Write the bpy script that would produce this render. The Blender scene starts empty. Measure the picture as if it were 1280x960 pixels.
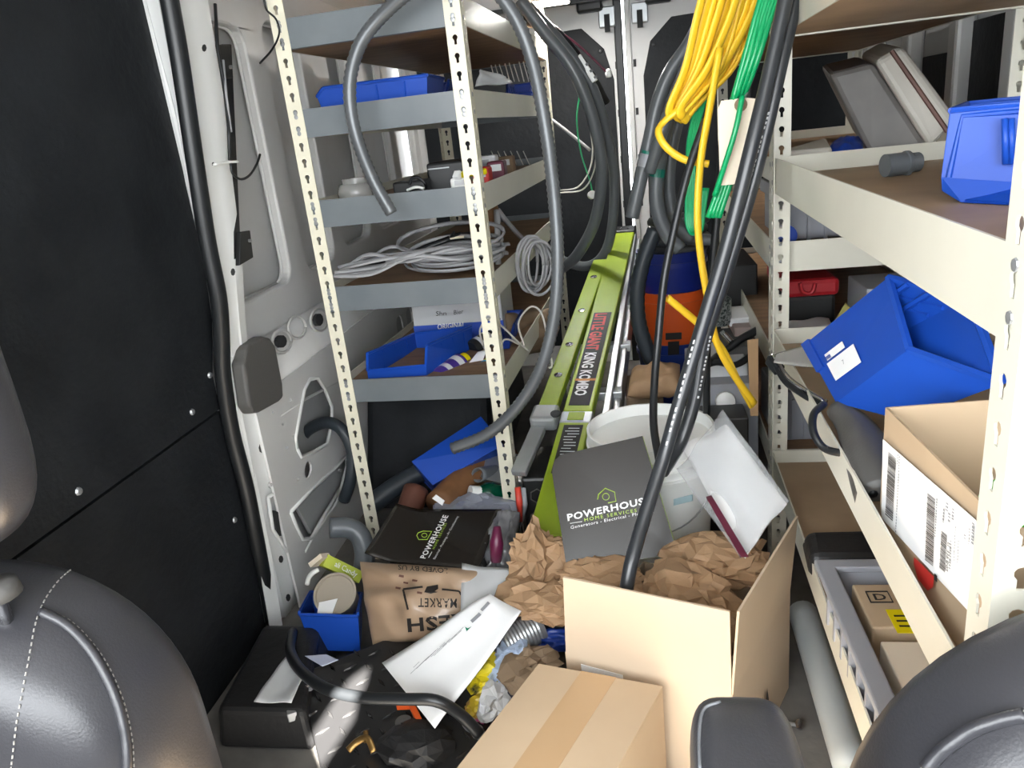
import bpy, bmesh, math, random
from mathutils.bvhtree import BVHTree
from mathutils import Vector, Matrix, noise
random.seed(7)
S = bpy.context.scene
COL = S.collection
# ------------------------------------------------------------------ camera
F = 940.0                                  # focal length in pixels of a 1280x960 frame
def _n(v): return Vector(v).normalized()
_dn = _n((310, 2770, F)); _dp = _n((145, -332, F)); _dp = (_dp - _dn * _dp.dot(_dn)).normalized()
_xx = _dn.cross(_dp)
if _xx.x < 0: _xx = -_xx
RW = Matrix((_xx, _dp, -_dn))              # camera (right, down, forward) -> world
CAM = Vector((0, 0, 1.15))
cd = bpy.data.cameras.new('camera'); cam = bpy.data.objects.new('camera', cd); COL.objects.link(cam)
cd.sensor_width = 36; cd.lens = 36 * F / 1280; cd.clip_start = 0.02
r_, u_, b_ = RW @ Vector((1, 0, 0)), RW @ Vector((0, -1, 0)), RW @ Vector((0, 0, -1))
cam.matrix_world = Matrix(((r_.x, u_.x, b_.x, CAM.x), (r_.y, u_.y, b_.y, CAM.y), (r_.z, u_.z, b_.z, CAM.z), (0, 0, 0, 1)))
S.camera = cam
def ray(px, py): return RW @ Vector(((px - 640) / F, (py - 480) / F, 1.0))
def PY(px, py, y): r = ray(px, py); return CAM + r * (y / r.y)
def PZ(px, py, z): r = ray(px, py); return CAM + r * ((z - CAM.z) / r.z)
def PX(px, py, x): r = ray(px, py); return CAM + r * (x / r.x)
# ------------------------------------------------------------------ light
S.view_settings.view_transform = 'Standard'; S.view_settings.look = 'None'
S.view_settings.gamma = 1.0; S.view_settings.use_curve_mapping = False
S.view_settings.exposure = 0.42
W = bpy.data.worlds.new('world'); S.world = W; W.use_nodes = True
wn = W.node_tree.nodes; bg = wn['Background']; bg.inputs[0].default_value = (0.93, 0.97, 1.0, 1); bg.inputs[1].default_value = 11.0
sd = bpy.data.lights.new('sun', 'SUN'); sd.energy = 130; sd.angle = 0.009; sd.color = (1.0, 0.95, 0.86)
sun = bpy.data.objects.new('sun', sd); COL.objects.link(sun)
SUN_DIR = Vector((-0.5, 1.1, -1.0)).normalized()
sun.rotation_euler = SUN_DIR.to_track_quat('-Z', 'Y').to_euler()
# ------------------------------------------------------------------ helpers
MATS = {}
def mat(name, col, rough=0.6, metal=0.0, var=0.0, scale=12.0, bump=0.0, bscale=60.0, col2=None, alpha=1.0, trans=0.0, spec=0.5, coat=0.0, emit=0.0, stretch=None, detail=5.0, thr=None):
    if name in MATS: return MATS[name]
    m = bpy.data.materials.new(name); m.use_nodes = True; MATS[name] = m
    nt = m.node_tree; b = nt.nodes['Principled BSDF']
    c4 = (*col, 1)
    b.inputs['Base Color'].default_value = c4; b.inputs['Roughness'].default_value = rough; b.inputs['Metallic'].default_value = metal
    b.inputs['Alpha'].default_value = alpha; b.inputs['Transmission Weight'].default_value = trans
    b.inputs['Specular IOR Level'].default_value = spec; b.inputs['Coat Weight'].default_value = coat
    if emit: b.inputs['Emission Color'].default_value = c4; b.inputs['Emission Strength'].default_value = emit
    if var or bump or col2:
        tc = nt.nodes.new('ShaderNodeTexCoord'); mp = nt.nodes.new('ShaderNodeMapping'); nt.links.new(tc.outputs['Object'], mp.inputs[0])
        if stretch: mp.inputs['Scale'].default_value = stretch
        if var or col2:
            nz = nt.nodes.new('ShaderNodeTexNoise'); nz.inputs['Scale'].default_value = scale; nz.inputs['Detail'].default_value = detail
            nt.links.new(mp.outputs[0], nz.inputs[0])
            rp = nt.nodes.new('ShaderNodeValToRGB')
            lo, hi = thr if thr else (0.3, 0.7)
            rp.color_ramp.elements[0].position = lo; rp.color_ramp.elements[1].position = hi
            if col2: a, c = col, col2
            else: a = tuple(max(0, x * (1 - var)) for x in col); c = tuple(min(1, x * (1 + var)) for x in col)
            rp.color_ramp.elements[0].color = (*a, 1); rp.color_ramp.elements[1].color = (*c, 1)
            nt.links.new(nz.outputs[0], rp.inputs[0]); nt.links.new(rp.outputs[0], b.inputs['Base Color'])
        if bump:
            n2 = nt.nodes.new('ShaderNodeTexNoise'); n2.inputs['Scale'].default_value = bscale; n2.inputs['Detail'].default_value = 4
            nt.links.new(mp.outputs[0], n2.inputs[0])
            bp = nt.nodes.new('ShaderNodeBump'); bp.inputs['Strength'].default_value = bump; bp.inputs['Distance'].default_value = 0.01
            nt.links.new(n2.outputs[0], bp.inputs['Height']); nt.links.new(bp.outputs[0], b.inputs['Normal'])
    return m
ORG = {}
def thing(name, label, cat, base=(0, 0, 0), group=None):
    o = bpy.data.objects.new(name, None); COL.objects.link(o); o.empty_display_size = 0.05
    o.location = base; ORG[o] = Vector(base); tag(o, label, cat, group); return o
def tag(o, label=None, cat=None, group=None, kind=None):
    if label: o['label'] = label
    if cat: o['category'] = cat
    if group: o['group'] = group
    if kind: o['kind'] = kind
    return o
class MB:
    def __init__(s, T=None): s.v = []; s.f = []; s.T = T
    def add(s, vs, fs):
        k = len(s.v)
        s.v += [(s.T @ Vector(v)) if s.T else Vector(v) for v in vs]; s.f += [tuple(i + k for i in f) for f in fs]; return s
    def hexa(s, B, T):                     # bottom 4 and top 4 corners, same order
        return s.add(list(B) + list(T), [(3, 2, 1, 0), (4, 5, 6, 7), (0, 1, 5, 4), (1, 2, 6, 5), (2, 3, 7, 6), (3, 0, 4, 7)])
    def box(s, a, b):
        x0, y0, z0 = a; x1, y1, z1 = b
        return s.hexa([(x0, y0, z0), (x1, y0, z0), (x1, y1, z0), (x0, y1, z0)], [(x0, y0, z1), (x1, y0, z1), (x1, y1, z1), (x0, y1, z1)])
    def bar(s, p, q, w, h, up=(0, 0, 1)):
        p, q = Vector(p), Vector(q); d = (q - p).normalized(); up = Vector(up)
        x = d.cross(up)
        if x.length < 1e-4: x = d.cross(Vector((1, 0, 0)))
        x.normalize(); z = x.cross(d)
        cs = [x * w / 2 * a + z * h / 2 * b for a, b in ((-1, -1), (1, -1), (1, 1), (-1, 1))]
        return s.hexa([p + c for c in cs], [q + c for c in cs])
    def tube(s, pts, r, n=10, cap=True, sy=1.0):
        pts = [Vector(p) for p in pts]; N = len(pts)
        rr = r if isinstance(r, (list, tuple)) else [r] * N
        t0 = (pts[1] - pts[0]).normalized(); a = t0.orthogonal().normalized(); vs = []
        for i in range(N):
            t = (pts[min(i + 1, N - 1)] - pts[max(i - 1, 0)]).normalized()
            a = (a - t * a.dot(t)).normalized(); b = t.cross(a)
            vs += [pts[i] + (a * math.cos(2 * math.pi * k / n) + b * sy * math.sin(2 * math.pi * k / n)) * rr[i] for k in range(n)]
        fs = [(i * n + k, i * n + (k + 1) % n, (i + 1) * n + (k + 1) % n, (i + 1) * n + k) for i in range(N - 1) for k in range(n)]
        if cap: fs += [tuple(reversed(range(n))), tuple((N - 1) * n + k for k in range(n))]
        return s.add(vs, fs)
    def lathe(s, prof, n=28, c=(0, 0, 0), ax=(0, 0, 1), closed=False):
        c = Vector(c); ax = Vector(ax).normalized(); a = ax.orthogonal().normalized(); b = ax.cross(a); vs = []
        for r, h in prof: vs += [c + ax * h + (a * math.cos(2 * math.pi * k / n) + b * math.sin(2 * math.pi * k / n)) * r for k in range(n)]
        N = len(prof); m = N if closed else N - 1
        fs = [(i * n + k, i * n + (k + 1) % n, ((i + 1) % N) * n + (k + 1) % n, ((i + 1) % N) * n + k) for i in range(m) for k in range(n)]
        if not closed:
            if prof[0][0] > 1e-4: fs.append(tuple(reversed(range(n))))
            if prof[-1][0] > 1e-4: fs.append(tuple((N - 1) * n + k for k in range(n)))
        return s.add(vs, fs)
    def prism(s, outline, d):              # outline of 3D points extruded by vector d
        o = [Vector(p) for p in outline]; d = Vector(d); n = len(o)
        return s.add(o + [p + d for p in o], [tuple(reversed(range(n))), tuple(range(n, 2 * n))] + [(i, (i + 1) % n, n + (i + 1) % n, n + i) for i in range(n)])
    def grid(s, fn, nu, nv, wrap=False):
        vs = [fn(i / nu, j / nv) for j in range(nv + 1) for i in range(nu + 1)]; w = nu + 1
        return s.add(vs, [(j * w + i, j * w + i + 1, (j + 1) * w + i + 1, (j + 1) * w + i) for j in range(nv) for i in range(nu)])
    def build(s, name, m, parent=None, smooth=False, bevel=0, solid=0, sub=0, offset=-1, weld=False, bseg=2):
        if parent is None:
            xs = [v.x for v in s.v]; ys = [v.y for v in s.v]; zs = [v.z for v in s.v]
            org = Vector(((min(xs) + max(xs)) / 2, (min(ys) + max(ys)) / 2, min(zs)))
        else: org = ORG[parent]
        me = bpy.data.meshes.new(name); me.from_pydata([tuple(v - org) for v in s.v], [], s.f)
        bm = bmesh.new(); bm.from_mesh(me)
        if weld: bmesh.ops.remove_doubles(bm, verts=bm.verts, dist=1e-5)
        bmesh.ops.recalc_face_normals(bm, faces=bm.faces); bm.to_mesh(me); bm.free()
        if isinstance(m, str): m = MATS[m]
        me.materials.append(m)
        if smooth:
            for p in me.polygons: p.use_smooth = True
            if smooth == 'auto':
                try: me.set_sharp_from_angle(angle=0.7)
                except Exception: pass
        o = bpy.data.objects.new(name, me); COL.objects.link(o); ORG[o] = org
        if parent is None: o.location = org
        else: o.parent = parent
        if solid: md = o.modifiers.new('solid', 'SOLIDIFY'); md.thickness = solid; md.offset = offset
        if bevel: md = o.modifiers.new('bevel', 'BEVEL'); md.width = bevel; md.segments = bseg; md.limit_method = 'ANGLE'
        if sub: md = o.modifiers.new('sub', 'SUBSURF'); md.levels = sub; md.render_levels = sub
        return o
def bvh_of(o):                             # world-space tree of a finished object, for laying flat print on it
    dg = bpy.context.evaluated_depsgraph_get(); ev = o.evaluated_get(dg); me = ev.to_mesh(); g = ORG[o]
    t = BVHTree.FromPolygons([v.co + g for v in me.vertices], [tuple(p.vertices) for p in me.polygons]); ev.to_mesh_clear(); return t
def cast(t, px, py, off=0.0008):
    d = ray(px, py).normalized(); h = t.ray_cast(CAM, d)
    if h[0] is None:
        h = t.find_nearest(CAM + d * 1.5)
    n = h[1] if h[1].dot(d) < 0 else -h[1]
    return h[0] + n * off
def struct(o): o['kind'] = 'structure'; return o
def frame(o, x, z):                        # matrix with origin o, x axis x, z axis ~z
    x = Vector(x).normalized(); z = Vector(z); z = (z - x * z.dot(x)).normalized(); y = z.cross(x)
    return Matrix(((x.x, y.x, z.x, o[0]), (x.y, y.y, z.y, o[1]), (x.z, y.z, z.z, o[2]), (0, 0, 0, 1)))
def spline(P, n=8):                        # Catmull-Rom through points
    P = [Vector(p) for p in P]; Q = [P[0] * 2 - P[1]] + P + [P[-1] * 2 - P[-2]]; out = []
    for i in range(1, len(Q) - 2):
        a, b, c, d = Q[i - 1:i + 3]
        for k in range(n):
            t = k / n
            out.append(0.5 * ((2 * b) + (c - a) * t + (2 * a - 5 * b + 4 * c - d) * t * t + (3 * b - a - 3 * c + d) * t ** 3))
    return out + [P[-1]]
def resample(P, step):
    out = [P[0]]; acc = 0
    for a, b in zip(P[:-1], P[1:]):
        L = (b - a).length; t = step - acc
        while t <= L: out.append(a + (b - a) * (t / L)); t += step
        acc = (acc + L) % step
    return out
def pxl(seq):                              # [(px, py, Y)] -> points
    return [PY(*p) for p in seq]
def bil(c, u, v):                          # corners: c0 (0,0) c1 (1,0) c2 (1,1) c3 (0,1)
    return (c[0] * (1 - u) + c[1] * u) * (1 - v) + (c[3] * (1 - u) + c[2] * u) * v
def text_mesh(txt, bold=0.0, space=1.0):   # flat verts/faces of a text, normalised to height ~1
    cu = bpy.data.curves.new('t', 'FONT'); cu.body = txt; cu.size = 1.0; cu.offset = bold; cu.space_character = space; cu.resolution_u = 2
    ob = bpy.data.objects.new('t', cu); me = bpy.data.meshes.new_from_object(ob)
    vs = [(v.co.x, v.co.y) for v in me.vertices]; fs = [tuple(p.vertices) for p in me.polygons]
    bpy.data.objects.remove(ob); bpy.data.curves.remove(cu); bpy.data.meshes.remove(me)
    x0 = min(v[0] for v in vs); x1 = max(v[0] for v in vs); y1 = max(v[1] for v in vs); y0 = min(0, min(v[1] for v in vs))
    return [((x - x0) / (x1 - x0), y / y1) for x, y in vs], fs
def text_on(fn, txt, u0, v0, u1, v1, h, m, parent, name='lettering', bold=0.0, space=1.0, sub=0):
    # baseline from (u0,v0) to (u1,v1) on the surface fn(u,v); h = height vector (du, dv)
    vs, fs = text_mesh(txt, bold, space)
    mb = MB(); mb.add([fn(u0 + (u1 - u0) * x + h[0] * y, v0 + (v1 - v0) * x + h[1] * y) for x, y in vs], fs)
    return mb.build(name, m, parent)
def quad_fn(c, off):                       # plane through the quad, offset along its normal towards the camera
    n = (c[1] - c[0]).cross(c[3] - c[0]).normalized()
    if n.dot(CAM - c[0]) < 0: n = -n
    return lambda u, v: bil(c, u, v) + n * off
def sheet(name, c, m, parent=None, t=0.001, warp=0.0, seed=0, n=10, smooth=True, curl=None):
    nn = (c[1] - c[0]).cross(c[3] - c[0]).normalized()
    def fn(u, v):
        p = bil(c, u, v); k = noise.noise(Vector((u * 2.2 + seed, v * 2.2, seed * 1.7))) * warp
        if curl: k += curl(u, v)
        return p + nn * k
    return MB().grid(fn, n, n).build(name, m, parent, smooth=smooth, solid=t, offset=0)
def pillow_fn(c, th, warp=0.0, seed=0.0, pw=0.45, freq=5.0):
    nn = (c[1] - c[0]).cross(c[3] - c[0]).normalized()
    if nn.dot(CAM - c[0]) < 0: nn = -nn
    def fn(u, v, side=1, off=0.0):
        k = max(0.0, (1 - (2 * u - 1) ** 2)) ** pw * max(0.0, (1 - (2 * v - 1) ** 2)) ** pw
        w = noise.noise(Vector((u * freq + seed, v * freq - seed, seed))) * warp * k
        return bil(c, u, v) + nn * (side * th * k + w + off)
    return fn
def pillow(name, c, th, m, parent=None, warp=0.0, seed=0.0, pw=0.45, n=24, freq=5.0, smooth=True, back=1.0):
    fn = pillow_fn(c, th, warp, seed, pw, freq); mb = MB()
    e = lambda t: 0.5 - 0.5 * math.cos(math.pi * t)
    mb.grid(lambda u, v: fn(e(u), e(v), 1), n, n); mb.grid(lambda u, v: fn(e(1 - u), e(v), -back), n, n)
    return mb.build(name, m, parent, smooth=smooth, weld=True), fn
def crumple(name, c, rad, m, parent=None, amp=0.35, seed=1, lev=4, flat=True, folds=16):
    # crumpled paper or film: irregular flat facets between random creases
    rn = random.Random(seed * 17 + 3); c = Vector(c); N = {3: 160, 4: 260, 5: 520}[lev]
    bm = bmesh.new(); D = []
    for i in range(N):
        d = Vector((rn.gauss(0, 1), rn.gauss(0, 1), rn.gauss(0, 1))).normalized(); D.append(d); bm.verts.new(d)
    bmesh.ops.convex_hull(bm, input=bm.verts); bm.verts.ensure_lookup_table(); bm.verts.index_update()
    P = [(Vector((rn.gauss(0, 1), rn.gauss(0, 1), rn.gauss(0, 1))).normalized(), rn.uniform(-0.7, 0.7), rn.choice((-1, 1)) * amp * rn.uniform(0.2, 0.7)) for i in range(folds)]
    vs = []
    for v in bm.verts:
        d = v.co.normalized(); k = 1 + amp * (rn.uniform(-0.5, 0.5) * 0.62 + 0.7 * noise.noise(d * 1.7 + Vector((seed, 0, 0))))
        for n, o_, w in P: k += w * (abs(d.dot(n) - o_) - 0.45) * 0.5
        k = max(0.6, min(1.35, k)); vs.append(c + Vector((d.x * rad[0], d.y * rad[1], d.z * rad[2])) * k)
    fs = [tuple(v.index for v in f.verts) for f in bm.faces]; bm.free()
    return MB().add(vs, fs).build(name, m, parent, smooth=not flat)
def hopper(name, B, T, m, parent=None, lip=0.4, cut=0.35, th=0.003, label=None, cat=None, group=None, rim=True, ribs=True, front=True):
    # open-front bin; B, T = [front-left, front-right, back-right, back-left] of bottom and top
    B = [Vector(p) for p in B]; T = [Vector(p) for p in T]
    L = [B[i].lerp(T[i], lip) for i in (0, 1)]
    K = [T[0].lerp(T[3], cut), T[1].lerp(T[2], cut)]
    t = thing(name, label, cat, tuple(sum(B, Vector()) / 4), group) if parent is None else parent
    mb = MB(); V = B + [L[0], L[1], T[2], T[3], K[0], K[1]]
    mb.add(V, [(0, 1, 2, 3), (0, 1, 5, 4), (2, 3, 7, 6), (0, 3, 7, 8, 4), (1, 2, 6, 9, 5)])
    bd = mb.build('bin_body', m, t, solid=th, offset=0, bevel=0.002)
    if rim:
        r = MB()
        for a, b in ((L[0], L[1]), (L[1], K[1]), (K[1], T[2]), (T[2], T[3]), (T[3], K[0]), (K[0], L[0])): r.tube([a, b], 0.0045, 6)
        r.build('rim', m, bd)
    if ribs:
        for f in (0.3, 0.55, 0.8):
            for a, b, c, d in ((B[0], B[3], T[0], T[3]), (B[1], B[2], T[1], T[2])):
                MB().tube([a.lerp(b, f).lerp(c.lerp(d, f), 0.05), a.lerp(b, f).lerp(c.lerp(d, f), 0.9)], 0.0035, 6).build('rib', m, bd)
    return t
# ------------------------------------------------------------------ materials
mat('white_paint', (0.67, 0.67, 0.665), 0.35, 0, 0.06, 3.0, spec=0.4)
mat('white_bright', (0.74, 0.75, 0.74), 0.32)
mat('grey_primer', (0.42, 0.43, 0.43), 0.4, 0, 0.08, 4.0)
mat('dark_cavity', (0.03, 0.032, 0.034), 0.8)
mat('wall_paint', (0.62, 0.62, 0.615), 0.4, 0, 0, 5.0, col2=(0.54, 0.53, 0.505), thr=(0.5, 0.8))
mat('black_liner', (0.0065, 0.008, 0.0105), 0.58, 0, 0, 7.0, col2=(0.015, 0.0175, 0.021), bump=0.25, bscale=40, spec=0.3)
mat('rubber', (0.010, 0.0115, 0.013), 0.38, spec=0.45)
mat('black_plastic', (0.012, 0.0128, 0.0135), 0.42)
mat('grey_pad', (0.085, 0.082, 0.078), 0.5, bump=0.08, bscale=200)
mat('floor_mat', (0.10, 0.095, 0.088), 0.75, 0, 0, 9.0, col2=(0.19, 0.18, 0.165), bump=0.3, bscale=30)
mat('cream_steel', (0.72, 0.685, 0.55), 0.38, 0, 0.05, 6.0, spec=0.4)
mat('cream_steel_cool', (0.66, 0.645, 0.555), 0.32, 0.0, 0.05, 5.0, spec=0.5)
mat('grey_steel', (0.118, 0.137, 0.15), 0.38, 0, 0, 9.0, col2=(0.155, 0.173, 0.185), spec=0.5)
mat('particle_board', (0.26, 0.155, 0.082), 0.6, 0, 0.25, 9.0, stretch=(1, 4, 4))
mat('board_tan', (0.36, 0.25, 0.155), 0.55, 0, 0.15, 8.0)
mat('blue_plastic', (0.010, 0.068, 0.42), 0.42, 0, 0.1, 4.0, spec=0.35)
mat('blue_dark', (0.01, 0.04, 0.26), 0.4, 0, 0.15, 5.0)
mat('galv', (0.36, 0.37, 0.38), 0.36, 0.55)
mat('flex_steel', (0.11, 0.118, 0.125), 0.36, 0.3)
mat('conduit_grey', (0.105, 0.116, 0.124), 0.35, 0, 0.1, 6.0, spec=0.55)
mat('conduit_dark', (0.028, 0.036, 0.044), 0.4)
mat('cable_black', (0.012, 0.0135, 0.0155), 0.36, spec=0.5)
mat('cable_grey', (0.30, 0.30, 0.31), 0.45)
mat('cable_white', (0.62, 0.60, 0.55), 0.5)
mat('yellow', (0.80, 0.50, 0.02), 0.4)
mat('green_wire', (0.0, 0.36, 0.12), 0.3, spec=0.6)
mat('lime', (0.235, 0.33, 0.008), 0.42, 0, 0.14, 5.0)
mat('aluminium', (0.42, 0.44, 0.45), 0.35, 0.6, 0.15, 8.0)
mat('cardboard', (0.50, 0.375, 0.25), 0.75, 0, 0.06, 5.0, spec=0.25)
mat('cardboard_light', (0.60, 0.475, 0.345), 0.7, 0, 0.05, 4.0, spec=0.25)
mat('cardboard_dark', (0.40, 0.25, 0.13), 0.75, 0, 0.1, 5.0)
mat('kraft', (0.37, 0.232, 0.13), 0.65, 0, 0.12, 6.0, spec=0.35, bump=0.5, bscale=22)
mat('kraft_bag', (0.40, 0.275, 0.18), 0.45, 0, 0.1, 5.0, spec=0.6, bump=0.3, bscale=14, coat=0.3)
mat('folder_black', (0.020, 0.017, 0.0145), 0.2, spec=0.42)
mat('print_white', (0.85, 0.85, 0.85), 0.5)
mat('print_lime', (0.42, 0.62, 0.06), 0.5)
mat('print_black', (0.015, 0.012, 0.011), 0.6)
mat('print_grey', (0.30, 0.31, 0.33), 0.6)
mat('print_red', (0.55, 0.025, 0.02), 0.5)
mat('print_blue', (0.03, 0.09, 0.5), 0.5)
mat('paper', (0.88, 0.885, 0.89), 0.6, 0, 0.03, 6.0)
mat('paper_grey', (0.60, 0.61, 0.62), 0.55)
mat('tag_cream', (0.80, 0.70, 0.56), 0.7)
mat('white_plastic', (0.86, 0.87, 0.85), 0.35, 0, 0.05, 5.0)
mat('clear_film', (0.75, 0.77, 0.78), 0.12, alpha=0.28, spec=0.8)
mat('clear_tub', (0.45, 0.44, 0.42), 0.2, alpha=0.55, spec=0.7)
mat('maroon', (0.13, 0.02, 0.045), 0.4)
mat('orange', (0.75, 0.11, 0.02), 0.4)
mat('seat_leather', (0.034, 0.034, 0.039), 0.33, bump=0.06, bscale=420, spec=0.55)
mat('seat_leather_light', (0.13, 0.135, 0.145), 0.3, bump=0.12, bscale=260, spec=0.6)
mat('stitch', (0.30, 0.29, 0.27), 0.6)
mat('chrome', (0.6, 0.6, 0.62), 0.15, 1.0)
mat('step_black', (0.013, 0.013, 0.014), 0.5, bump=0.2, bscale=50)
mat('plate_black', (0.016, 0.016, 0.017), 0.28, 0, spec=0.6)
mat('tread', (0.03, 0.03, 0.031), 0.2, 0.2, spec=0.7)
mat('grey_plastic', (0.30, 0.31, 0.34), 0.45, 0, 0.06, 5.0)
mat('pvc_grey', (0.14, 0.155, 0.17), 0.35)
mat('tote_cream', (0.52, 0.49, 0.43), 0.45, 0, 0.1, 4.0)
mat('tote_grey', (0.15, 0.14, 0.13), 0.5, 0, 0.25, 6.0)
mat('red_plastic', (0.40, 0.012, 0.02), 0.4)
mat('yellow_print', (0.80, 0.66, 0.0), 0.5)
mat('brown_tube', (0.12, 0.045, 0.03), 0.5, 0, 0.2, 8.0)
mat('cork', (0.20, 0.09, 0.035), 0.7, 0, 0.3, 14.0)
mat('lime_box', (0.45, 0.52, 0.06), 0.5)
mat('green_bright', (0.08, 0.62, 0.05), 0.4)
mat('purple_can', (0.06, 0.03, 0.22), 0.35)
mat('cyan_can', (0.02, 0.30, 0.55), 0.35)
mat('jute', (0.23, 0.16, 0.10), 0.8)
mat('brass', (0.30, 0.18, 0.06), 0.35, 0.8)
mat('lamp_glow', (1.0, 0.96, 0.88), 0.5, emit=9.0)
# ------------------------------------------------------------------ the van body
RY = 3.62                                   # rear doors
ROOF = 1.72
fl = struct(MB().box((-1.05, -1.2, -0.06), (1.05, RY + 0.1, 0.0)).build('floor', 'floor_mat'))
tag(fl, 'worn grey brown van cargo floor', 'floor')
def slot_ceiling():
    # cargo roof, with the cab roof ahead of it; an added slot in it lets the sun streak in
    m = MB().box((-1.05, 0.05, ROOF), (1.05, RY + 0.1, ROOF + 0.04))
    o = struct(m.build('ceiling', 'white_paint')); tag(o, 'white painted steel van roof', 'roof')
    for k in range(5):
        MB().box((-0.95, 0.75 + k * 0.6, ROOF - 0.035), (0.95, 0.82 + k * 0.6, ROOF)).build('roof_bow', 'white_paint', o, bevel=0.008)
    # cab roof with an added slot, outlined to shape the sun streak below
    sp = [PZ(x, y_, 0.075) for x, y_ in ((383, 926), (425, 864), (440, 846), (462, 832), (456, 856), (447, 874), (441, 900), (398, 964))]
    kk = (ROOF - 0.075) / -SUN_DIR.z
    hole = [(p.x - SUN_DIR.x * kk, p.y - SUN_DIR.y * kk) for p in sp]
    cr = struct(slot_plate([(-1.05, -0.86), (1.05, -0.86), (1.05, 0.05), (-1.05, 0.05)], hole)); tag(cr, 'cab roof with an added sun slot above the front seats', 'roof')
    return o
def slot_plate(outer, hole):
    from mathutils.geometry import tessellate_polygon
    polys = [[Vector((a, b, 0)) for a, b in outer], [Vector((a, b, 0)) for a, b in hole]]
    tris = tessellate_polygon(polys); fl_ = [p for q in polys for p in q]
    return MB().add([(p.x, p.y, ROOF) for p in fl_], [tuple(t) for t in tris]).build('ceiling_cab', 'white_paint', solid=0.004)
ceil_o = slot_ceiling()
# right wall: ribbed painted steel
wr = struct(MB().box((0.985, 0.15, 0), (1.03, RY + 0.1, ROOF + 0.02)).build('wall_right', 'grey_primer')); tag(wr, 'painted steel right side wall of the van with pressed ribs', 'wall')
for k, y in enumerate((1.0, 1.55, 2.15, 2.5, 2.9, 3.3)):
    MB().box((0.93, y, 0.0), (0.985, y + 0.07, ROOF)).build('rib', 'wall_paint', wr, bevel=0.012)
for z in (0.72, 1.36): MB().box((0.945, 0.2, z), (0.985, RY, z + 0.05)).build('rail', 'wall_paint', wr, bevel=0.01)
for k, (y, z) in enumerate(((1.72, 1.05), (2.25, 1.02), (2.6, 0.95))):
    MB().box((0.972, y, z), (0.984, y + 0.28, z + 0.28)).build('dark_panel', 'black_liner', wr, bevel=0.003)
# cab sides below and above the window openings, dash and cab roof
for s, nm in ((-1, 'wall_left_cab'), (1, 'wall_right_cab')):
    o = struct(MB().box((s * 0.99, -1.2, 0), (s * 1.04, 0.15, 0.82)).build(nm, 'black_plastic')); tag(o, 'dark cab door below its side window on the %s' % ('passenger side' if s < 0 else 'driver side'), 'door')
    MB().box((s * 0.99, -0.1 if s < 0 else -0.6, 0.82), (s * 1.04, 0.15, ROOF)).build('pillar', 'grey_pad', o)  # unseen; driver side one widened to block sun from the rack
dash = struct(MB().box((-1.0, -1.25, 0), (1.0, -0.85, 0.78)).build('wall_front', 'black_plastic')); tag(dash, 'black dashboard across the cab ahead of the seats', 'dashboard')
# rear doors
def rear_door(name, x0, x1, lab):
    d = struct(MB().box((x0, RY, 0.0), (x1, RY + 0.05, ROOF)).build(name, 'white_paint', bevel=0.006)); tag(d, lab, 'door')
    w = x1 - x0; s = 1 if x0 < 0 else -1      # inner edge side
    i0 = 0.10 if x0 < 0 else 0.06; i1 = 0.06 if x0 < 0 else 0.10
    a = x0 + (0.06 if x0 < 0 else 0.055); b = x1 - (0.03 if x0 < 0 else 0.06)
    zt = 1.53; zb = 0.1; c = 0.17
    if x0 < 0: out = [(a, zb), (b, zb), (b, zt - c * 1.3), (b - 0.035, zt - c * 0.55), (b - c * 0.75, zt), (a, zt - 0.02)]
    else: out = [(a, zb), (b, zb), (b, zt + 0.02), (a + c * 0.75, zt), (a + 0.035, zt - c * 0.5), (a, zt - c * 1.3)]
    MB().prism([(x, RY - 0.008, z) for x, z in out], (0, 0.0075, 0)).build('lining_panel', 'black_liner', d, bevel=0.003)
    for k in range(4):
        MB().lathe([(0.009, 0), (0.007, 0.006), (0, 0.007)], 10, ((a + 0.05) + (b - a - 0.1) * k / 3, RY - 0.008, zt - (0.10 if x0 > 0 else 0.08) - 0.02 * (k % 2)), (0, -1, 0)).build('panel_clip', 'rubber', d)
    e = x1 - 0.045 if x0 < 0 else x0 + 0.05
    MB().box((e - 0.035, RY - 0.03, 1.52), (e + 0.035, RY, 1.60)).build('latch', 'aluminium', d, bevel=0.004)
    MB().box((e - 0.012, RY - 0.036, 1.50), (e + 0.012, RY - 0.03, 1.57)).build('latch_slot', 'dark_cavity', d)
    MB().box((e - 0.075 * s - 0.05, RY - 0.06, 1.585), (e - 0.075 * s + 0.06, RY - 0.005, 1.66)).build('latch_cover', 'rubber', d, bevel=0.01)
    for z in (1.35, 1.15, 0.95, 0.75):
        MB().box((e - 0.006 + 0.03 * s, RY - 0.003, z), (e + 0.006 + 0.03 * s, RY + 0.001, z + 0.03)).build('slot_hole', 'dark_cavity', d)
    return d
dl = rear_door('door_1', -1.0, -0.022, 'white rear van door with black lining panel on the sliding door side')
dr = rear_door('door_2', 0.022, 1.0, 'white rear van door with black lining panel on the driver side')
MB().box((-0.04, RY - 0.012, 0.0), (-0.004, RY + 0.03, ROOF)).build('seal', 'rubber', dl, bevel=0.006)
MB().box((0.006, RY - 0.012, 0.0), (0.03, RY + 0.03, ROOF)).build('edge_flange', 'white_paint', dr, bevel=0.004)
hd = struct(MB().box((-1.0, RY - 0.12, 1.63), (1.0, RY, ROOF)).build('trim_1', 'white_paint', bevel=0.01)); tag(hd, 'white roof header above the rear doors', 'trim')
MB().box((-0.98, RY - 0.13, 1.615), (0.98, RY - 0.1, 1.632)).build('header_seal', 'rubber', hd)
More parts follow.
